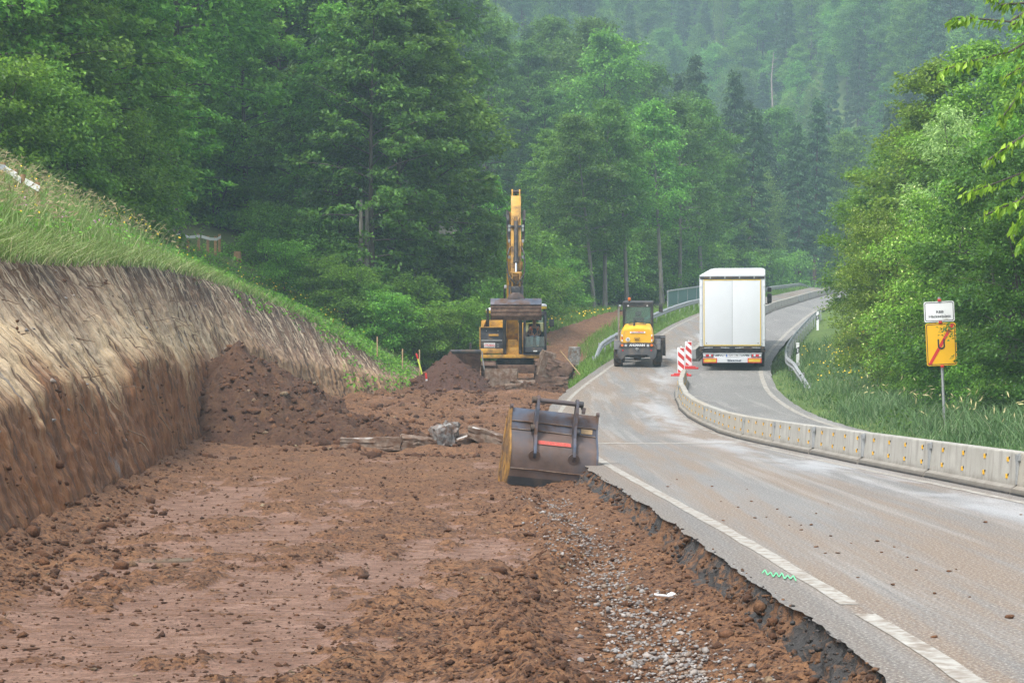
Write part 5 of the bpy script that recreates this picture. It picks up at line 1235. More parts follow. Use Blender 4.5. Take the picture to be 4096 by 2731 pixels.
# ================================================================ FENCE ON THE HILLSIDE
def fence(pts, label, group, hp=.85):
    r = empty('paddock_fence', label, 'fence', pts[0], (0, 0, 0), group); P0 = Vector(pts[0])
    P = [Vector(p)-P0 for p in pts]
    for p in P: MB().cyl((p.x, p.y, p.z-.3), (p.x, p.y, p.z+hp), .065, n=9).build('post', M['wood_post'], r)
    for a, b in zip(P[:-1], P[1:]):
        d = b-a; q = MB().prism([(0, hp-.20), (d.length, hp-.20), (d.length, hp-.07), (0, hp-.07)], 'y', -.080, -.066).build('white_band', M['fence_white'], r, None)
        q.location = a; q.rotation_euler = (0, -math.asin(d.z/d.length), math.atan2(d.y, d.x))
def fz(fx, fy, Y_):
    best = None
    for yy in np.arange(max(44, Y_-26), Y_+22, .5):
        x = (fx-2048)/7964*yy; z = float(T(x, yy)); e = abs(1494-(z-1.45)/yy*7964-fy)+.15*abs(yy-Y_)
        if best is None or e < best[0]: best = (e, x, yy, z)
    return (best[1], best[2], best[3]-.05)
fence([fz(*q) for q in ((-75, 780, 46), (12, 785, 48), (62, 815, 51.5), (92, 840, 55), (150, 870, 59))], 'weathered post fence with white band in the tall grass at the hilltop', None, .85)
fence([fz(*q) for q in ((618, 1000, 80), (643, 1002, 83), (708, 1005, 86.5), (752, 1012, 90), (795, 1010, 94), (832, 1020, 96), (862, 1018, 99), (878, 1012, 102))], 'low post fence with white band between the grass slope and the dark trees', None, .9)
MB_ = MB(); MB_.lathe([(.22, -.1), (.19, .15), (.17, .42), (.15, .44)], (0, 0, 0), 'z', 12); o = MB_.build('tree_stump', M['wood_post']); o.location = fz(950, 1040, 84); tag(o, 'short dark tree stump on the green slope past the fence', 'stump')
# ================================================================ TREES
M['bark'] = bark_mat('grey_bark', (.045, .038, .030), (.13, .115, .095)); M['bark_red'] = bark_mat('pine_bark', (.05, .030, .022), (.14, .085, .06))
M['bark_pale'] = bark_mat('pale_bark', (.10, .09, .075), (.30, .28, .24)); M['bark_dead'] = bark_mat('dead_wood', (.18, .14, .12), (.34, .28, .25))
M['lf_dark'] = leaf_mat('hornbeam_leaves', (.018, .052, .012), (.060, .125, .026)); M['lf_mid'] = leaf_mat('beech_leaves', (.030, .080, .014), (.090, .175, .030))
M['lf_spruce'] = leaf_mat('spruce_needles', (.010, .030, .012), (.030, .062, .024), .12); M['lf_birch'] = leaf_mat('birch_leaves', (.045, .085, .022), (.12, .17, .045))
M['lf_hazel'] = leaf_mat('hazel_leaves', (.030, .078, .012), (.10, .185, .030), .4, .4); M['lf_haw'] = leaf_mat('hawthorn_leaves', (.045, .082, .012), (.13, .195, .032), .35)
M['lf_maple'] = leaf_mat('maple_leaves', (.012, .036, .008), (.042, .095, .018), .35, .35); M['lf_willow'] = leaf_mat('willow_leaves', (.10, .155, .065), (.24, .31, .16), .3)
M['lf_cherry'] = leaf_mat('cherry_leaves', (.045, .095, .010), (.16, .22, .030), .45, .35); M['blossom'] = leaf_mat('white_blossom', (.20, .19, .09), (.32, .31, .17), .2)
def leaves_np(c, d, nrm, l, w):
    """c,d,nrm (n,3); l,w (n,) -> folded diamond quads as two triangles"""
    d = d/np.linalg.norm(d, axis=1, keepdims=True); s = np.cross(d, nrm); s /= np.linalg.norm(s, axis=1, keepdims=True)+1e-9; up = np.cross(s, d)
    n = len(c); V = np.empty((n, 4, 3))
    V[:, 0] = c-d*(l*.5)[:, None]; V[:, 2] = c+d*(l*.5)[:, None]-up*(l*.12)[:, None]
    V[:, 1] = c+s*(w*.5)[:, None]+up*(w*.18)[:, None]; V[:, 3] = c-s*(w*.5)[:, None]+up*(w*.18)[:, None]
    i = np.arange(n)[:, None]*4
    F = np.concatenate([i+[0, 1, 2], i+[0, 2, 3]], 1).reshape(-1, 3)
    return V.reshape(-1, 3), F
def tree_proto(seed, H, cb, Rr, nb, nleaf, leaf, style='broad', lm='lf_mid', bark='bark', aspect=.62, stems=1, spread=.35, tr=None, clus=9, sig=.30, flower=None, flat=.5):
    rg = np.random.default_rng(seed); rn = random.Random(seed)
    tb = MB(); cs, ds, ns = [], [], []; tr = tr or H*.012
    per = nleaf//(nb*stems)
    for st in range(stems):
        a0 = st*2.4+rn.uniform(0, 1); lx = math.cos(a0)*(spread*H if stems > 1 else rn.uniform(-.02, .02)*H); ly = math.sin(a0)*(spread*H if stems > 1 else rn.uniform(-.02, .02)*H)
        Hs = H*(rn.uniform(.72, 1.) if st else 1.)
        def ax(t): return np.array([lx*t**1.3+.012*H*math.sin(3.1*t+seed+st), ly*t**1.3+.012*H*math.cos(2.7*t+seed), Hs*t])
        tp = [ax(t) for t in np.linspace(0, .97, 9)]; tp[0] = tp[0]-np.array([0, 0, .35])
        tb.tube([Vector(p) for p in tp], [max(.012, tr*(1-.93*(k/8))*(1.25 if k == 0 else 1)) for k in range(9)], 8 if style != 'bush' else 5)
        for i in range(nb):
            q = (i+rn.random())/nb; t = cb+(1-cb)*q**.92*.985; az = i*2.39996+rn.uniform(-.4, .4)
            if style == 'spruce': L = Rr*(1-q)**.85*rn.uniform(.8, 1.1)+.25; el = .10-.45*(1-q)
            elif style == 'birch': L = Rr*(math.sin(math.pi*min(1, q*.85+.12)))**.7*rn.uniform(.6, 1.1)+.2; el = .75-.3*(1-q)
            else: L = Rr*(max(.02, math.sin(math.pi*(q*.80+.20))))**.65*rn.uniform(.55, 1.12)*(1.12 if q < .3 else 1); el = .15+.85*q**1.4+rn.uniform(-.12, .15)
            o0 = ax(t); dr = np.array([math.cos(az)*math.cos(el), math.sin(az)*math.cos(el), math.sin(el)])
            dp = {'spruce': .10, 'birch': .42}.get(style, .20)*L
            bp = [o0+dr*L*s-np.array([0, 0, dp*s*s]) for s in (0, .3, .6, .85, 1.)]
            br = max(.008, tr*.34*(L/Rr)*(1-.5*q)); tb.tube([Vector(p) for p in bp], [br, br*.75, br*.5, br*.3, .006], 4, cap=False)
            nl = max(6, int(per*(.35+.65*L/Rr)*1.25)); ncl = max(3, int(clus*(.4+.6*L/Rr)))
            sc = rg.beta(2.0, 1.15, ncl)*.85+.17; lat = rg.normal(0, 1, ncl)*.27*L*(1.05-.55*sc)
            sd = np.array([-math.sin(az), math.cos(az), 0])
            cc = o0+dr*(L*sc)[:, None]-np.array([0, 0, 1])*(dp*sc*sc)[:, None]+sd*lat[:, None]+np.array([0, 0, 1])*rg.normal(0, .05*L, ncl)[:, None]
            if style == 'birch': cc[:, 2] -= np.abs(rg.normal(0, .35, ncl))
            k = rg.integers(0, ncl, nl); sg = sig*(.6+.8*rg.random(ncl))[k][:, None]
            off = rg.normal(0, 1, (nl, 3))*sg*np.array([1, 1, flat if style != 'birch' else 1.3]); c = cc[k]+off
            cs.append(c); rad = c-ax(t); rad[:, 2] *= .2; d = rad/(np.linalg.norm(rad, axis=1, keepdims=True)+.1)+rg.normal(0, .55, (nl, 3)); d[:, 2] -= .25 if style != 'spruce' else .45
            ds.append(d); nn = rg.normal(0, .42, (nl, 3)); nn[:, 2] += 1; ns.append(nn)
    c = np.concatenate(cs); d = np.concatenate(ds); nn = np.concatenate(ns); n = len(c)
    l = leaf*rg.uniform(.65, 1.3, n); asp = aspect if style != 'spruce' else .34
    V, F = leaves_np(c, d, nn, l, l*asp)
    trunk = tb.mesh('trunk', M[bark], 60); crown = np_mesh('crown', V, F, M[lm])
    fl = None
    if flower:
        pick = rg.random(n) < flower; cf = c[pick]+[0, 0, leaf*.5]; m = len(cf)
        V, F = leaves_np(cf, rg.normal(0, 1, (m, 3)), np.tile([0, 0, 1.], (m, 1))+rg.normal(0, .3, (m, 3)), np.full(m, .05), np.full(m, .05)); fl = np_mesh('blossom', V, F, M['blossom'])
    return trunk, crown, fl
def plant(name, proto, x, y, label, cat, group, s=1., rz=0., z=None, sz=None, tilt=(0, 0)):
    z = float(T(x, y)) if z is None else z
    r = empty(name, label, cat, (x, y, z-.05), (tilt[0], tilt[1], rz), group); r.scale = (s, s, s*(sz or 1))
    obj('trunk', proto[0], r); obj('crown', proto[1], r)
    if proto[2]: obj('blossom', proto[2], r)
    return r
HB = [tree_proto(101, 17, .08, 4.6, 60, 24000, .25, lm='lf_dark', clus=9, sig=.25, flat=.45), tree_proto(102, 18, .05, 4.4, 66, 24000, .25, lm='lf_mid', clus=9, sig=.27, flat=.7), tree_proto(103, 15, .03, 4.4, 66, 25000, .24, lm='lf_mid', clus=9, sig=.24, flat=.5)]
OAK = [tree_proto(104, 21, .30, 6.0, 44, 24000, .29, lm='lf_dark', clus=12, sig=.36, flat=.8), tree_proto(105, 20, .34, 5.6, 42, 23000, .29, lm='lf_mid', clus=11, sig=.38, flat=.8)]
SP = [tree_proto(106, 22, .14, 3.0, 90, 17000, .42, 'spruce', 'lf_spruce', 'bark_red', clus=8, sig=.22), tree_proto(107, 24, .30, 2.8, 80, 15000, .42, 'spruce', 'lf_spruce', 'bark_red', clus=8, sig=.24)]
BI = [tree_proto(108, 17, .25, 2.8, 50, 13000, .20, 'birch', 'lf_birch', 'bark_pale', clus=8, sig=.30)]
AL = [tree_proto(109, 13, .30, 2.9, 40, 15000, .19, lm='lf_dark', bark='bark_pale', clus=8, sig=.30), tree_proto(110, 13, .38, 2.6, 36, 13000, .19, lm='lf_mid', bark='bark_pale', clus=8)]
BU = [tree_proto(111, 3.2, .05, 1.5, 12, 7000, .13, 'bush', 'lf_mid', stems=4, spread=.25, tr=.03, clus=7, sig=.2), tree_proto(112, 2.6, .03, 1.4, 12, 6500, .12, 'bush', 'lf_hazel', stems=4, spread=.3, tr=.025, clus=7, sig=.2)]
HZ = tree_proto(120, 8.6, .10, 2.6, 15, 30000, .135, 'bush', 'lf_hazel', stems=5, spread=.16, tr=.07, clus=12, sig=.22)
MP = tree_proto(121, 10.5, .12, 3.2, 46, 30000, .15, lm='lf_haw', tr=.14, clus=14, sig=.24)
HW = tree_proto(122, 5.2, .04, 2.2, 22, 30000, .085, 'bush', 'lf_haw', stems=4, spread=.22, tr=.06, clus=16, sig=.17, flower=.07)
FM = tree_proto(123, 7.5, .06, 2.7, 18, 34000, .115, 'bush', 'lf_maple', stems=4, spread=.17, tr=.07, clus=14, sig=.22)
WI = tree_proto(124, 7.0, .15, 1.9, 16, 20000, .115, 'bush', 'lf_willow', stems=4, spread=.14, tr=.06, aspect=.38, clus=12, sig=.16)
rn = random.Random(8)
# --- left forest, single trees
GL = 'trees of the dark wood above the cut bank'
def L_(x, y, p, s, lab, z=None, sz=1.): plant('broadleaf_tree', p, x, y, lab, 'tree', GL, s, rn.uniform(0, 6.28), z, sz)
def fx_(px, Y_): return (px-512)/1991*Y_
# edge row, left to right (1024-wide picture column, distance, prototype, scale)
edge = [(-40, 66, HB[1], .95), (25, 68, HB[1], .82), (95, 74, HB[2], .86), (60, 82, HB[1], 1.05), (245, 104, HB[2], .92), (300, 100, HB[0], .6), (135, 84, HB[2], .85), (-5, 74, HB[2], 1.1), (372, 94, HB[0], .92), (402, 97, HB[0], 1.0), (428, 100, HB[2], 1.0), (462, 104, HB[0], .66), (338, 98, HB[2], .95), (490, 110, HB[2], .55)]
names = ['bright green tree at the wood edge behind the hilltop fence']*4+['layered light green tree standing alone before the dark wood gap', 'short shrubby tree between the layered tree and the big hornbeam', 'bright green tree at the wood edge behind the hilltop fence', 'bright green tree at the wood edge behind the hilltop fence', 'big dark hornbeam with paired grey trunks beyond the cut bank', 'tall dark green tree next to the paired grey trunks', 'rounded green tree at the end of the wood behind the excavator arm', 'small dark tree behind the excavator arm', 'leafy tree with slim trunk left of the paired grey trunks', 'low leafy tree beyond the excavator']
for (px, Y_, p, s), lab in zip(edge, names): L_(fx_(px, Y_), Y_, p, s, lab)
for px, Y_ in ((358, 93), (364, 93.4)):
    x = fx_(px+1, Y_); mb = MB(); z = float(T(x, Y_)); mb.tube([(0, 0, -.3), (.04, 0, 2), (.10, .05, 4.0), (.08, 0, 5.6)], [.13, .11, .10, .08], 8); o = mb.build('bare_trunk', M['bark_pale']); o.location = (x, Y_, z); tag(o, 'slim grey trunk of the pair at the wood edge', 'tree trunk', 'paired grey trunks at the wood edge')
k = 0
for row, (Y_, zz) in enumerate(((112, 0), (121, 0), (131, 0))):
    for i in range(12):
        px = -30+i*45+row*17+rn.uniform(-10, 10)
        if px > 395: continue
        p = rn.choice(HB+OAK+OAK+[SP[1]]); s = rn.uniform(.9, 1.2)
        n_ = 'spruce_tree' if p is SP[1] else 'broadleaf_tree'
        plant(n_, p, fx_(px, Y_), Y_+rn.uniform(-3, 3), 'tall tree in the dark wood behind the hillside fence' if p is not SP[1] else 'slim spruce inside the dark wood above the cut bank', 'tree', GL if p is not SP[1] else 'spruces inside the dark wood', s, rn.uniform(0, 6.28)); k += 1
plant('oak_tree', OAK[0], fx_(408, 118), 118, 'tall oak whose branches reach out above the hazy valley', 'tree', 'oaks of the dark wood', 1.1, 2.0, sz=1.12)
plant('oak_tree', OAK[1], fx_(180, 92), 92, 'tall oak spreading over the fence corner', 'tree', 'oaks of the dark wood', 1.0, .4)
plant('oak_tree', OAK[0], fx_(60, 96), 96, 'tall oak behind the bright green wood edge', 'tree', 'oaks of the dark wood', 1.1, 1.4)
# understorey
GBu = 'bushes at the foot of the wood'
for px, Y_, s in ((285, 90, .9), (318, 90, .9), (345, 89, 1.0), (372, 89, .8), (395, 88, 1.0), (415, 88.5, .9), (432, 90, .9), (452, 91, 1.1), (405, 92, 1.2), (330, 95, 1.2), (360, 95, 1.1), (268, 95, 1.), (475, 93, 1.), (492, 96, 1.1), (515, 100, 1.1), (528, 106, 1.2), (545, 112, 1.2), (558, 121, 1.3), (465, 100, 1.5), (500, 106, 1.5), (530, 118, 1.6), (230, 106, 1.2), (200, 110, 1.2), (160, 108, 1.2), (-10, 60, 1.3), (20, 62, 1.2), (48, 64, 1.3), (75, 66, 1.2), (100, 70, 1.4), (122, 74, 1.4), (140, 80, 1.5), (85, 76, 1.8), (40, 72, 1.8), (5, 70, 1.8), (160, 104, 1.6), (190, 106, 1.6), (215, 104, 1.6), (250, 108, 1.8), (282, 104, 1.5), (300, 112, 1.8), (130, 100, 2.)):
    plant('bush', BU[rn.randrange(2)], fx_(px, Y_), Y_, 'leafy green bush at the foot of the dark wood', 'bush', GBu, s, rn.uniform(0, 6.28))
# --- roadside trees left of the far road
GR = 'slender trees beyond the long guardrail'
for px, Y_, p, s, tl in ((592, 128, AL[0], .95, -.10), (607, 130, AL[0], 1.05, -.04), (625, 132, AL[1], 1.0, .06), (660, 142, AL[1], 1.1, -.03), (678, 150, AL[0], 1.15, .0), (566, 138, HB[1], .72, 0), (548, 146, HB[2], .75, 0), (702, 158, AL[0], 1.2, 0), (640, 150, HB[0], .78, 0), (580, 150, HB[2], .85, 0), (725, 172, HB[0], .85, 0), (612, 156, HB[0], .8, 0), (690, 170, HB[0], .9, 0), (750, 186, SP[0], .85, 0)):
    plant('roadside_tree' if p is not SP[0] else 'spruce_tree', p, fx_(px, Y_), Y_, 'slender tree with pale trunk standing beyond the long guardrail' if p in AL else 'dense green tree filling the gap behind the slender trunks' if p is not SP[0] else 'young spruce standing behind the truck', 'tree', GR if p in AL else ('dense trees behind the slender trunks' if p is not SP[0] else None), s, rn.uniform(0, 6.28), tilt=(0, tl))
for px, Y_, s in ((560, 126, 1.3), (575, 134, 1.5), (590, 138, 1.5), (605, 140, 1.6), (620, 142, 1.6), (635, 144, 1.6), (648, 148, 1.7), (662, 152, 1.7), (676, 158, 1.8), (690, 162, 1.8), (705, 168, 1.8), (720, 176, 1.9), (738, 182, 1.9), (755, 190, 2.), (772, 196, 2.), (790, 204, 2.), (600, 152, 2.2), (640, 158, 2.2), (680, 172, 2.4), (570, 150, 2.2)):
    plant('bush', BU[rn.randrange(2)], fx_(px, Y_), Y_, 'dense bush under the trees beyond the long guardrail', 'bush', 'bushes beyond the long guardrail', s, rn.uniform(0, 6.28))
# --- hillside wood, each tree single
cnt = 0; y = 180
while y < 462:
    sp = 6.4+(y-180)*.03 if y < 250 else (9.5 if y < 310 else 7.8)
    x = fx_(455, y)+rn.uniform(0, 3)
    while x < fx_(1040, y)+4:
        xx, yy = x+rn.uniform(-2, 2), y+rn.uniform(-2.4, 2.4)
        if yy > hillY0(xx)-3 and (xx < eX(yy)-4.5 or xx > rX(yy)+9 or yy > 222):
            near_ = yy-hillY0(xx); px = 512+xx/yy*1991
            pr_sp = .72 if (620 < px < 860 and near_ < 34) else .22
            q = rn.random()
            if q < pr_sp: p, nm, lab, g = rn.choice(SP), 'spruce_tree', 'dark spruce in the hazy wood on the far hillside', 'spruces on the far hillside'
            elif q < pr_sp+.10: p, nm, lab, g = BI[0], 'birch_tree', 'pale green birch in the hazy wood on the far hillside', 'birches on the far hillside'
            else:
                p = rn.choice(HB+OAK); nm = 'oak_tree' if p in OAK else 'broadleaf_tree'
                lab, g = ('round-crowned oak in the hazy wood on the far hillside', 'oaks on the far hillside') if p in OAK else ('densely layered leafy tree in the hazy wood on the far hillside', 'layered leafy trees on the far hillside')
            plant(nm, p, xx, yy, lab, 'tree', g, rn.uniform(.8, 1.12), rn.uniform(0, 6.28)); cnt += 1
        x += sp*rn.uniform(.85, 1.2)
    y += sp*.95
print('hill trees', cnt, 'left', k)
for px, py, Y_, h in ((575, 78, 350, 16), (533, 66, 352, 14), (772, 80, 345, 17), (655, 100, 335, 13)):
    x = fx_(px, Y_); z = 1.45+(373.5-py)/1991*Y_; mb = MB(); rr = random.Random(px)
    mb.tube([(0, 0, -h), (.2, 0, -h*.4), (-.1, 0, 0), (.3, 0, h*.28)], [.24, .2, .14, .04], 6)
    for q in range(5): a = rr.uniform(0, 6.28); zz = rr.uniform(-h*.3, h*.2); mb.tube([(0, 0, zz), (math.cos(a)*1.2, math.sin(a)*1.2, zz+.8)], [.05, .015], 4)
    o = mb.build('dead_tree', M['bark_dead']); zb = float(T(x, Y_)); o.location = (x, Y_, z); o['label'] = 'bare grey dead trunk rising from the wood on the far hillside'; o['category'] = 'dead tree'; o['group'] = 'dead trunks on the far hillside'
    mb = MB()
# --- right side shrubs
def Rs(nm, p, px, Y_, s, lab, sz=1., z=None, rz=None): plant(nm, p, fx_(px, Y_), Y_, lab, 'shrub' if 'shrub' in nm else 'tree', None, s, rn.uniform(0, 6.28) if rz is None else rz, z, sz)
Rs('hazel_shrub', HZ, 888, 82, 1.0, 'tall open hazel shrub leaning over the far end of the curved rail')
Rs('hazel_shrub', HZ, 918, 88, 1.1, 'bushy hazel behind the open leaning hazel', 1.0)
Rs('maple_tree', MP, 938, 76, 1.05, 'yellow-green tree rising above the hazel shrubs', 1.0)
Rs('maple_tree', MP, 985, 72, 1.08, 'broad yellow-green tree behind the pale willow', 1.0)
Rs('maple_tree', MP, 1045, 68, 1.05, 'yellow-green tree at the border behind the dark field maple', 1.0)
Rs('hawthorn_shrub', HW, 905, 63, 1.05, 'hawthorn shrub dotted with white blossom above the yellow flowers', 1.05)
Rs('hawthorn_shrub', HW, 945, 58, 1.12, 'big flowering hawthorn shrub left of the detour sign', 1.15)
Rs('hawthorn_shrub', HW, 872, 76, .75, 'small hawthorn shrub behind the rail by the delineator post')
Rs('willow_shrub', WI, 975, 64, 1.08, 'pale silvery willow rising over the flowering hawthorn', 1.15)
Rs('willow_shrub', WI, 935, 67, .9, 'slim pale willow between hazel and hawthorn', 1.0)
Rs('field_maple_shrub', FM, 1010, 51, 1.0, 'dark green field maple standing right behind the detour sign', 1.0)
Rs('field_maple_shrub', FM, 1038, 44.3, .74, 'dark field maple whose branch hangs in front of the detour sign', 1.0)
Rs('field_maple_shrub', FM, 960, 70, .9, 'dark green maple bush in the thicket behind the hawthorns', 1.0)
Rs('hazel_shrub', HZ, 1060, 58, 1.15, 'tall hazel shrub at the border behind the field maples', 1.1)
for px, Y_, s in ((905, 58, .5), (950, 52, .55), (975, 49.5, .5), (1000, 48, .5), (1030, 45, .55), (925, 55, .5)):
    plant('bush', BU[1], fx_(px, Y_), Y_, 'low bush at the foot of the roadside thicket', 'bush', 'low bushes at the foot of the roadside thicket', s, rn.uniform(0, 6.28))
# overhanging cherry branches of a tree just outside the right border
def cherry():
    x0, y0 = 8.9, 27.5; z0 = float(T(x0, y0))
    r = empty('cherry_tree', 'cherry tree with drooping leafy branches reaching in over the thicket', 'tree', (x0, y0, z0-.1))
    tb = MB(); tb.tube([(0, 0, -.3), (.1, 0, 2), (.05, .1, 4.5), (0, 0, 7.5)], [.16, .14, .11, .05], 8); rg = np.random.default_rng(55); cs, ds, ns = [], [], []
    def P(px, py, Y_): return np.array([(px-512)/1991*Y_-x0, Y_-y0, 1.45-(py-373.5)/1991*Y_-(z0-.1)])
    BR = [[P(1062, 20, 27.5), P(1010, 52, 27.2), P(968, 62, 27), P(938, 72, 27)], [P(1060, -10, 27.4), P(1010, 22, 27), P(970, 18, 26.8), P(948, 20, 26.8)], [P(1065, 110, 27.5), P(1020, 138, 27), P(985, 162, 26.8)],
          [P(1068, 120, 27.5), P(1030, 170, 27.1), P(990, 185, 27), P(962, 195, 27)], [P(1065, 160, 27.4), P(1020, 200, 27), P(985, 215, 27)], [P(1060, 60, 28), P(1020, 95, 27.6), P(1000, 120, 27.5)], [P(1062, 140, 27.8), P(1030, 205, 27.6), P(1012, 232, 27.6)],
          [P(1060, 20, 27.2), P(1035, 60, 27), P(1020, 90, 27)], [P(1060, 190, 27), P(1035, 230, 27), P(1018, 248, 27)], [P(1062, 0, 28), P(1000, 5, 28), P(985, -10, 28)]]
    for a in range(8):
        an = a*.8-2.2+3.14; zz = 3+a*.5; BR.append([np.array([0, 0, zz]), np.array([math.cos(an+3.14)*1.2, math.sin(an+3.14)*1.2, zz+.3]), np.array([math.cos(an+3.14)*2.2, math.sin(an+3.14)*2.2, zz-.2])])
    for b in BR:
        st = np.array([.03, .05, min(7.2, max(2., b[0][2]+.2))]); pts = [st]+list(b); tb.tube([Vector(p) for p in pts], [.045]+[max(.005, .022-.006*k) for k in range(len(b))], 5)
        seg = np.array(pts[1:]); n = 95
        tt = rg.random(n)**.8*(len(seg)-1); i = np.minimum(tt.astype(int), len(seg)-2); f = (tt-i)[:, None]
        c = seg[i]*(1-f)+seg[i+1]*f; d = seg[i+1]-seg[i]; d = d/np.linalg.norm(d, axis=1, keepdims=True)
        sd = rg.choice([-1, 1], n)[:, None]*np.stack([d[:, 1], -d[:, 0], 0*d[:, 0]], -1)
        dd = d*.35+rg.normal(0, .3, (n, 3)); dd[:, 2] -= .75
        cs.append(c+dd*.06+rg.normal(0, .03, (n, 3))); ds.append(dd); ns.append(rg.normal(0, .5, (n, 3))+[0, -.3, .5])
    c, d, nn = np.concatenate(cs), np.concatenate(ds), np.concatenate(ns); l = .125*rg.uniform(.7, 1.25, len(c))
    V, F = leaves_np(c, d, nn, l, l*.45); obj('trunk', tb.mesh('trunk', M['bark'], 60), r); obj('crown', np_mesh('crown', V, F, M['lf_cherry']), r)
cherry()
# ================================================================ GRASS
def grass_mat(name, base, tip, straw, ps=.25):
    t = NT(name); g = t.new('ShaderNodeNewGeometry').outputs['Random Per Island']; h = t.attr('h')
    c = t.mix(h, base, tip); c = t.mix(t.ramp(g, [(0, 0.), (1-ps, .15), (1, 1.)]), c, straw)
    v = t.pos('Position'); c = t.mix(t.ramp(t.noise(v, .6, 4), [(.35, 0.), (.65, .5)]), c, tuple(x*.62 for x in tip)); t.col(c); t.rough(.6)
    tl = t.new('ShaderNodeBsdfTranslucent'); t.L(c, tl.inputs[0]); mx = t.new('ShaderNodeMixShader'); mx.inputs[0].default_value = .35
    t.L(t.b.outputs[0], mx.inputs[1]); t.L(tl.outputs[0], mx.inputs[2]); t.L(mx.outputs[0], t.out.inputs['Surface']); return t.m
M['grass_l'] = grass_mat('meadow_grass', (.065, .145, .018), (.20, .34, .06), (.52, .50, .27), .32)
M['grass_r'] = grass_mat('verge_grass', (.045, .12, .030), (.14, .27, .085), (.30, .34, .19), .15)
M['grass_y'] = grass_mat('bright_grass', (.06, .15, .014), (.20, .38, .035), (.34, .40, .13), .15)
def grass(name, x, y, h, w, mat, seed, bend=.45, z=None, lean=(0, 0)):
    rg = np.random.default_rng(seed); n = len(x); z = T(x, y) if z is None else z
    h = h*rg.uniform(.5, 1.25, n); a = rg.uniform(0, 6.28, n); b = bend*rg.uniform(.2, 1.3, n)*h
    dx, dy = np.cos(a)*b+lean[0]*h, np.sin(a)*b+lean[1]*h; fa = rg.uniform(-.7, .7, n); sx, sy = np.cos(fa), np.sin(fa)
    w = w*rg.uniform(.6, 1.3, n); V = np.empty((n, 7, 3)); hh = np.empty((n, 7))
    for k, (t_, ww) in enumerate(((0, .8), (.4, 1.), (.75, .7))):
        cx, cy_, cz = x+dx*t_**2, y+dy*t_**2, z-.04+h*(t_-.25*t_*t_*bend)
        V[:, 2*k] = np.stack([cx-sx*w*ww/2, cy_-sy*w*ww/2, cz], -1); V[:, 2*k+1] = np.stack([cx+sx*w*ww/2, cy_+sy*w*ww/2, cz], -1); hh[:, 2*k:2*k+2] = t_
    V[:, 6] = np.stack([x+dx, y+dy, z-.04+h*(1-.25*bend)], -1); hh[:, 6] = 1
    i = np.arange(n)[:, None]*7; F = np.concatenate([i+[0, 1, 3], i+[0, 3, 2], i+[2, 3, 5], i+[2, 5, 4], i+[4, 5, 6]], 1).reshape(-1, 3)
    o = obj(name, np_mesh(name, V.reshape(-1, 3), F, M[mat], attr={'h': hh.ravel()})); return tag(o, kind='stuff')
def dots(name, x, y, z, r, mat, seed):
    rg = np.random.default_rng(seed); n = len(x); c = np.stack([x, y, z], -1)
    V, F = leaves_np(c, rg.normal(0, 1, (n, 3)), np.tile([0, -.5, 1.], (n, 1))+rg.normal(0, .3, (n, 3)), np.full(n, r), np.full(n, r)); return tag(obj(name, np_mesh(name, V, F, M[mat])), kind='stuff')
M['flower_y'] = simple('buttercup_yellow', (.85, .58, .01), .5, var=.1); M['flower_w'] = simple('daisy_white', (.8, .8, .78), .6, var=.05); M['flower_p'] = simple('clover_pink', (.45, .2, .38), .6, var=.1)
rg = np.random.default_rng(77)
# hillside meadow (denser towards the viewer)
n = 30000; yy = 1/rg.uniform(1/95, 1/28, n); ww = rg.beta(1.1, 1.6, n)*11-.18; xx = tX(yy)-ww; hb = np.where(yy < 50, .62, .28)*(.55+.9*fbm(xx*.5, yy*.5, 81))
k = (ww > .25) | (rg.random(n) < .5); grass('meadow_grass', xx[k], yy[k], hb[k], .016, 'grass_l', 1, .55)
n = 6500; yy = 1/rg.uniform(1/56, 1/30, n); ww = rg.uniform(.2, 6, n); xx = tX(yy)-ww; k = vn(xx*.35, yy*.35, 83) > .35
grass('meadow_grass_stalks', xx[k], yy[k], np.full(k.sum(), 1.0), .011, 'grass_l', 2, .45, lean=(.18, 0))
n = 5000; yy = 1/rg.uniform(1/80, 1/24, n); ww = rg.uniform(-.55, .25, n); xx = tX(yy)-ww; z = np.where(ww < 0, tZ(yy)+ww*.55+.03, T(xx, yy)); grass('overhanging_turf', xx, yy, np.full(n, .42), .016, 'grass_l', 3, 1.1, z=z, lean=(.35, -.1))
n = 700; yy = rg.uniform(34, 90, n); ww = rg.uniform(.4, 6.5, n); xx = tX(yy)-ww; k = vn(xx*.4, yy*.25, 85) > .5; dots('buttercup_flowers', xx[k], yy[k], T(xx, yy)[k]+rg.uniform(.35, .85, k.sum()), .05, 'flower_y', 4)
n = 60; yy = rg.uniform(34, 50, n); ww = rg.uniform(.3, 3, n); xx = tX(yy)-ww; dots('clover_flowers', xx, yy, T(xx, yy)+.5, .05, 'flower_p', 5)
n = 2600; yy = 1/rg.uniform(1/56, 1/30, n); ww = rg.uniform(.1, 6, n); xx = tX(yy)-ww+.2; k = vn(xx*.35, yy*.35, 83) > .35; zz = T(xx, yy)+rg.uniform(.55, 1.0, n); d_ = np.stack([rg.normal(.8, .4, n), rg.normal(0, .4, n), rg.normal(.1, .5, n)], -1)
M['seed'] = leaf_mat('grass_seed_heads', (.15, .12, .075), (.24, .19, .14), .1)
V, F = leaves_np(np.stack([xx, yy, zz], -1)[k], d_[k], np.tile([0, -1, .4], (k.sum(), 1)), rg.uniform(.10, .24, k.sum()), np.full(k.sum(), .028)); tag(obj('grass_seed_heads', np_mesh('grass_seed_heads', V, F, M['seed'])), kind='stuff')
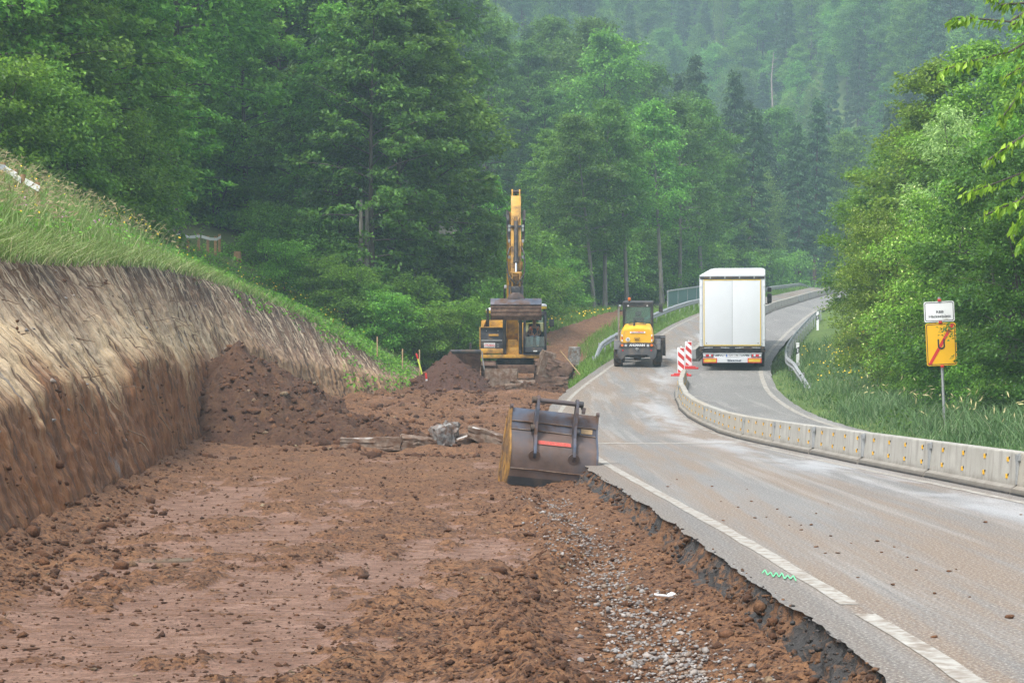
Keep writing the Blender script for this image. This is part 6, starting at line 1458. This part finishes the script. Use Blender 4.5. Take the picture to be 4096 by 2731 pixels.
n = 7000; yy = 1/rg.uniform(1/60, 1/28, n); ww = rg.uniform(.0, 7, n); xx = tX(yy)-ww; k = vn(xx*.6, yy*.4, 89) > .48; zz = T(xx, yy)+rg.uniform(.05, .5, n)
V, F = leaves_np(np.stack([xx, yy, zz], -1)[k], rg.normal(0, 1, (k.sum(), 3)), np.tile([.2, -.3, 1.], (k.sum(), 1))+rg.normal(0, .5, (k.sum(), 3)), rg.uniform(.06, .15, k.sum()), rg.uniform(.04, .09, k.sum())); tag(obj('meadow_weeds', np_mesh('meadow_weeds', V, F, M['lf_hazel'])), kind='stuff')
n = 6000; yy = 1/rg.uniform(1/75, 1/30, n); xx = rX(yy)+rg.uniform(.9, 5.5, n); k = (vn(xx*.6, yy*.4, 94) > .5) & (xx/yy < .29); zz = T(xx, yy)+rg.uniform(.03, .45, n)
V, F = leaves_np(np.stack([xx, yy, zz], -1)[k], rg.normal(0, 1, (k.sum(), 3)), np.tile([-.2, -.3, 1.], (k.sum(), 1))+rg.normal(0, .5, (k.sum(), 3)), rg.uniform(.06, .16, k.sum()), rg.uniform(.04, .09, k.sum())); tag(obj('verge_weeds', np_mesh('verge_weeds', V, F, M['lf_maple'])), kind='stuff')
n = 350; yy = 1/rg.uniform(1/60, 1/33, n); xx = rX(yy)+rg.uniform(1.2, 4.5, n); zz = T(xx, yy)+rg.uniform(.5, .9, n); k = xx/yy < .29
V, F = leaves_np(np.stack([xx, yy, zz], -1)[k], rg.normal(0, .6, (k.sum(), 3))+[.5, 0, .5], np.tile([0, -1, .4], (k.sum(), 1)), rg.uniform(.10, .22, k.sum()), np.full(k.sum(), .03)); tag(obj('grass_seed_heads', np_mesh('grass_seed_heads', V, F, M['seed'])), kind='stuff')
# slope weeds near the far end of the cut
n = 17000; yy = rg.uniform(60, 100, n); ww = rg.uniform(-.5, 10, n); xx = tX(yy)-ww; c = rg.normal(0, 1, (n, 3))
zz = T(xx, yy)+rg.uniform(.02, .45, n)*(vn(xx*.8, yy*.8, 87)); k = vn(xx*.7, yy*.7, 88) > .25
V, F = leaves_np(np.stack([xx, yy, zz], -1)[k], c[k], np.tile([0, -.2, 1.], (k.sum(), 1))+rg.normal(0, .4, (k.sum(), 3)), rg.uniform(.08, .2, k.sum()), rg.uniform(.06, .13, k.sum()))
tag(obj('slope_weeds', np_mesh('slope_weeds', V, F, M['lf_hazel'])), kind='stuff')
n = 1600; yy = rg.uniform(70, 82, n); u_ = rg.random(n); xx = lD(yy)+(tX(yy)-lD(yy))*u_; zz = T(xx, yy)+rg.uniform(.0, .3, n); k = vn(xx*.9, yy*.9, 90) > .5
V, F = leaves_np(np.stack([xx, yy, zz], -1)[k], rg.normal(0, 1, (k.sum(), 3)), np.tile([.3, -.3, 1.], (k.sum(), 1))+rg.normal(0, .4, (k.sum(), 3)), rg.uniform(.08, .2, k.sum()), rg.uniform(.06, .13, k.sum()))
tag(obj('slope_weeds', np_mesh('slope_weeds', V, F, M['lf_hazel'])), kind='stuff')
# right verge
n = 34000; yy = 1/rg.uniform(1/92, 1/25, n); dd = rg.beta(1.1, 1.3, n)*6.5+.45; xx = rX(yy)+dd; ed = sst(.4, 1.6, dd); hb = (.10+.42*ed)*(.5+1.0*fbm(xx*.5, yy*.4, 91))
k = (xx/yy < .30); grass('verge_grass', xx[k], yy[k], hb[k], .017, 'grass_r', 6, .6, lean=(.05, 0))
n = 5000; yy = 1/rg.uniform(1/58, 1/34, n); dd = rg.uniform(1.2, 4.5, n); xx = rX(yy)+dd; k = (vn(xx*.5, yy*.3, 93) > .42) & (xx/yy < .29); grass('verge_grass_tall', xx[k], yy[k], np.full(k.sum(), .85), .018, 'grass_r', 7, .7, lean=(.15, 0))
n = 500; yy = rg.uniform(66, 92, n); dd = rg.uniform(1.6, 4.2, n); xx = rX(yy)+dd; k = vn(xx*.6, yy*.3, 95) > .5; dots('ragwort_flowers', xx[k], yy[k], T(xx, yy)[k]+rg.uniform(.3, .6, k.sum()), .065, 'flower_y', 8)
# left verge of the far road
n = 22000; yy = 1/rg.uniform(1/215, 1/74, n); dd = rg.uniform(.55, 1, n)**1.0; off = .5+rg.random(n)*np.minimum(rDo(yy)+.6, 3.4); xx = eX(yy)-off; k = off < np.where(yy < 95, rDo(yy)-.1, 9)
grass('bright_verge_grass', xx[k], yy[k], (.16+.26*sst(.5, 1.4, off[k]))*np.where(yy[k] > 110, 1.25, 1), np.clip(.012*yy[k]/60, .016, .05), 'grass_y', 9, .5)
n = 9000; yy = rg.uniform(88, 130, n); xx = lD(yy)-rg.uniform(0, 6, n); k = rg.random(n) < 1; grass('bright_verge_grass', xx, yy, np.full(n, .4), .03, 'grass_y', 10, .5)
n = 150; yy = rg.uniform(95, 122, n); xx = lD(yy)-rg.uniform(0, 2.5, n); dots('buttercup_flowers', xx, yy, T(xx, yy)+.4, .12, 'flower_y', 11)
# roots and twigs sticking out of the cut
mb = MB(); rr = random.Random(12)
for q in range(150):
    i = rr.randrange(170, 640); j = int(min(nv-3, max(3, rr.betavariate(3.2, 1.6)*nv))); p = Vector((BX[i, j], BY[i, j], BZ[i, j])); L_q = rr.uniform(.15, .7); a = rr.uniform(-.5, .5)
    d = Vector((math.cos(a)*.9, -.35+rr.uniform(-.4, .4), rr.uniform(-.7, .35))).normalized(); pts = [p-d*.08]
    for s in range(4): d = (d+Vector((rr.uniform(-.5, .5), rr.uniform(-.5, .5), rr.uniform(-.6, .3)))*.5).normalized(); pts.append(pts[-1]+d*L_q/4)
    w_ = rr.uniform(.006, .016); mb.tube(pts, [w_, w_*.9, w_*.7, w_*.5, w_*.25], 4)
for q in range(60):   # straw and twigs on the dirt
    yv = 1/rr.uniform(1/26, 1/8); xv = float(rD(yv))-rr.uniform(.4, 6); zv = gz(xv, yv)+.012; a = rr.uniform(0, 6.28); l_ = rr.uniform(.06, .22)
    mb.tube([(xv, yv, zv), (xv+math.cos(a)*l_*.5, yv+math.sin(a)*l_*.5, zv+.02+rr.random()*.03), (xv+math.cos(a+.3)*l_, yv+math.sin(a+.3)*l_, zv+.01)], [.004, .004, .002], 4)
M['root'] = bark_mat('root_wood', (.07, .045, .03), (.22, .15, .09)); tag(mb.build('roots_and_twigs', M['root']), kind='stuff')
# ================================================================ HAZE
t = NT('haze_air'); t.n.remove(t.b); pv = t.new('ShaderNodeVolumePrincipled'); pv.inputs['Color'].default_value = (.62, .86, 1.0, 1); pv.inputs['Density'].default_value = .00075; pv.inputs['Anisotropy'].default_value = 0
t.L(pv.outputs[0], t.out.inputs['Volume'])
hz = MB().box((35, 304, 73), (440, 668, 154)).build('haze', t.m, None, None); tag(hz, kind='stuff')
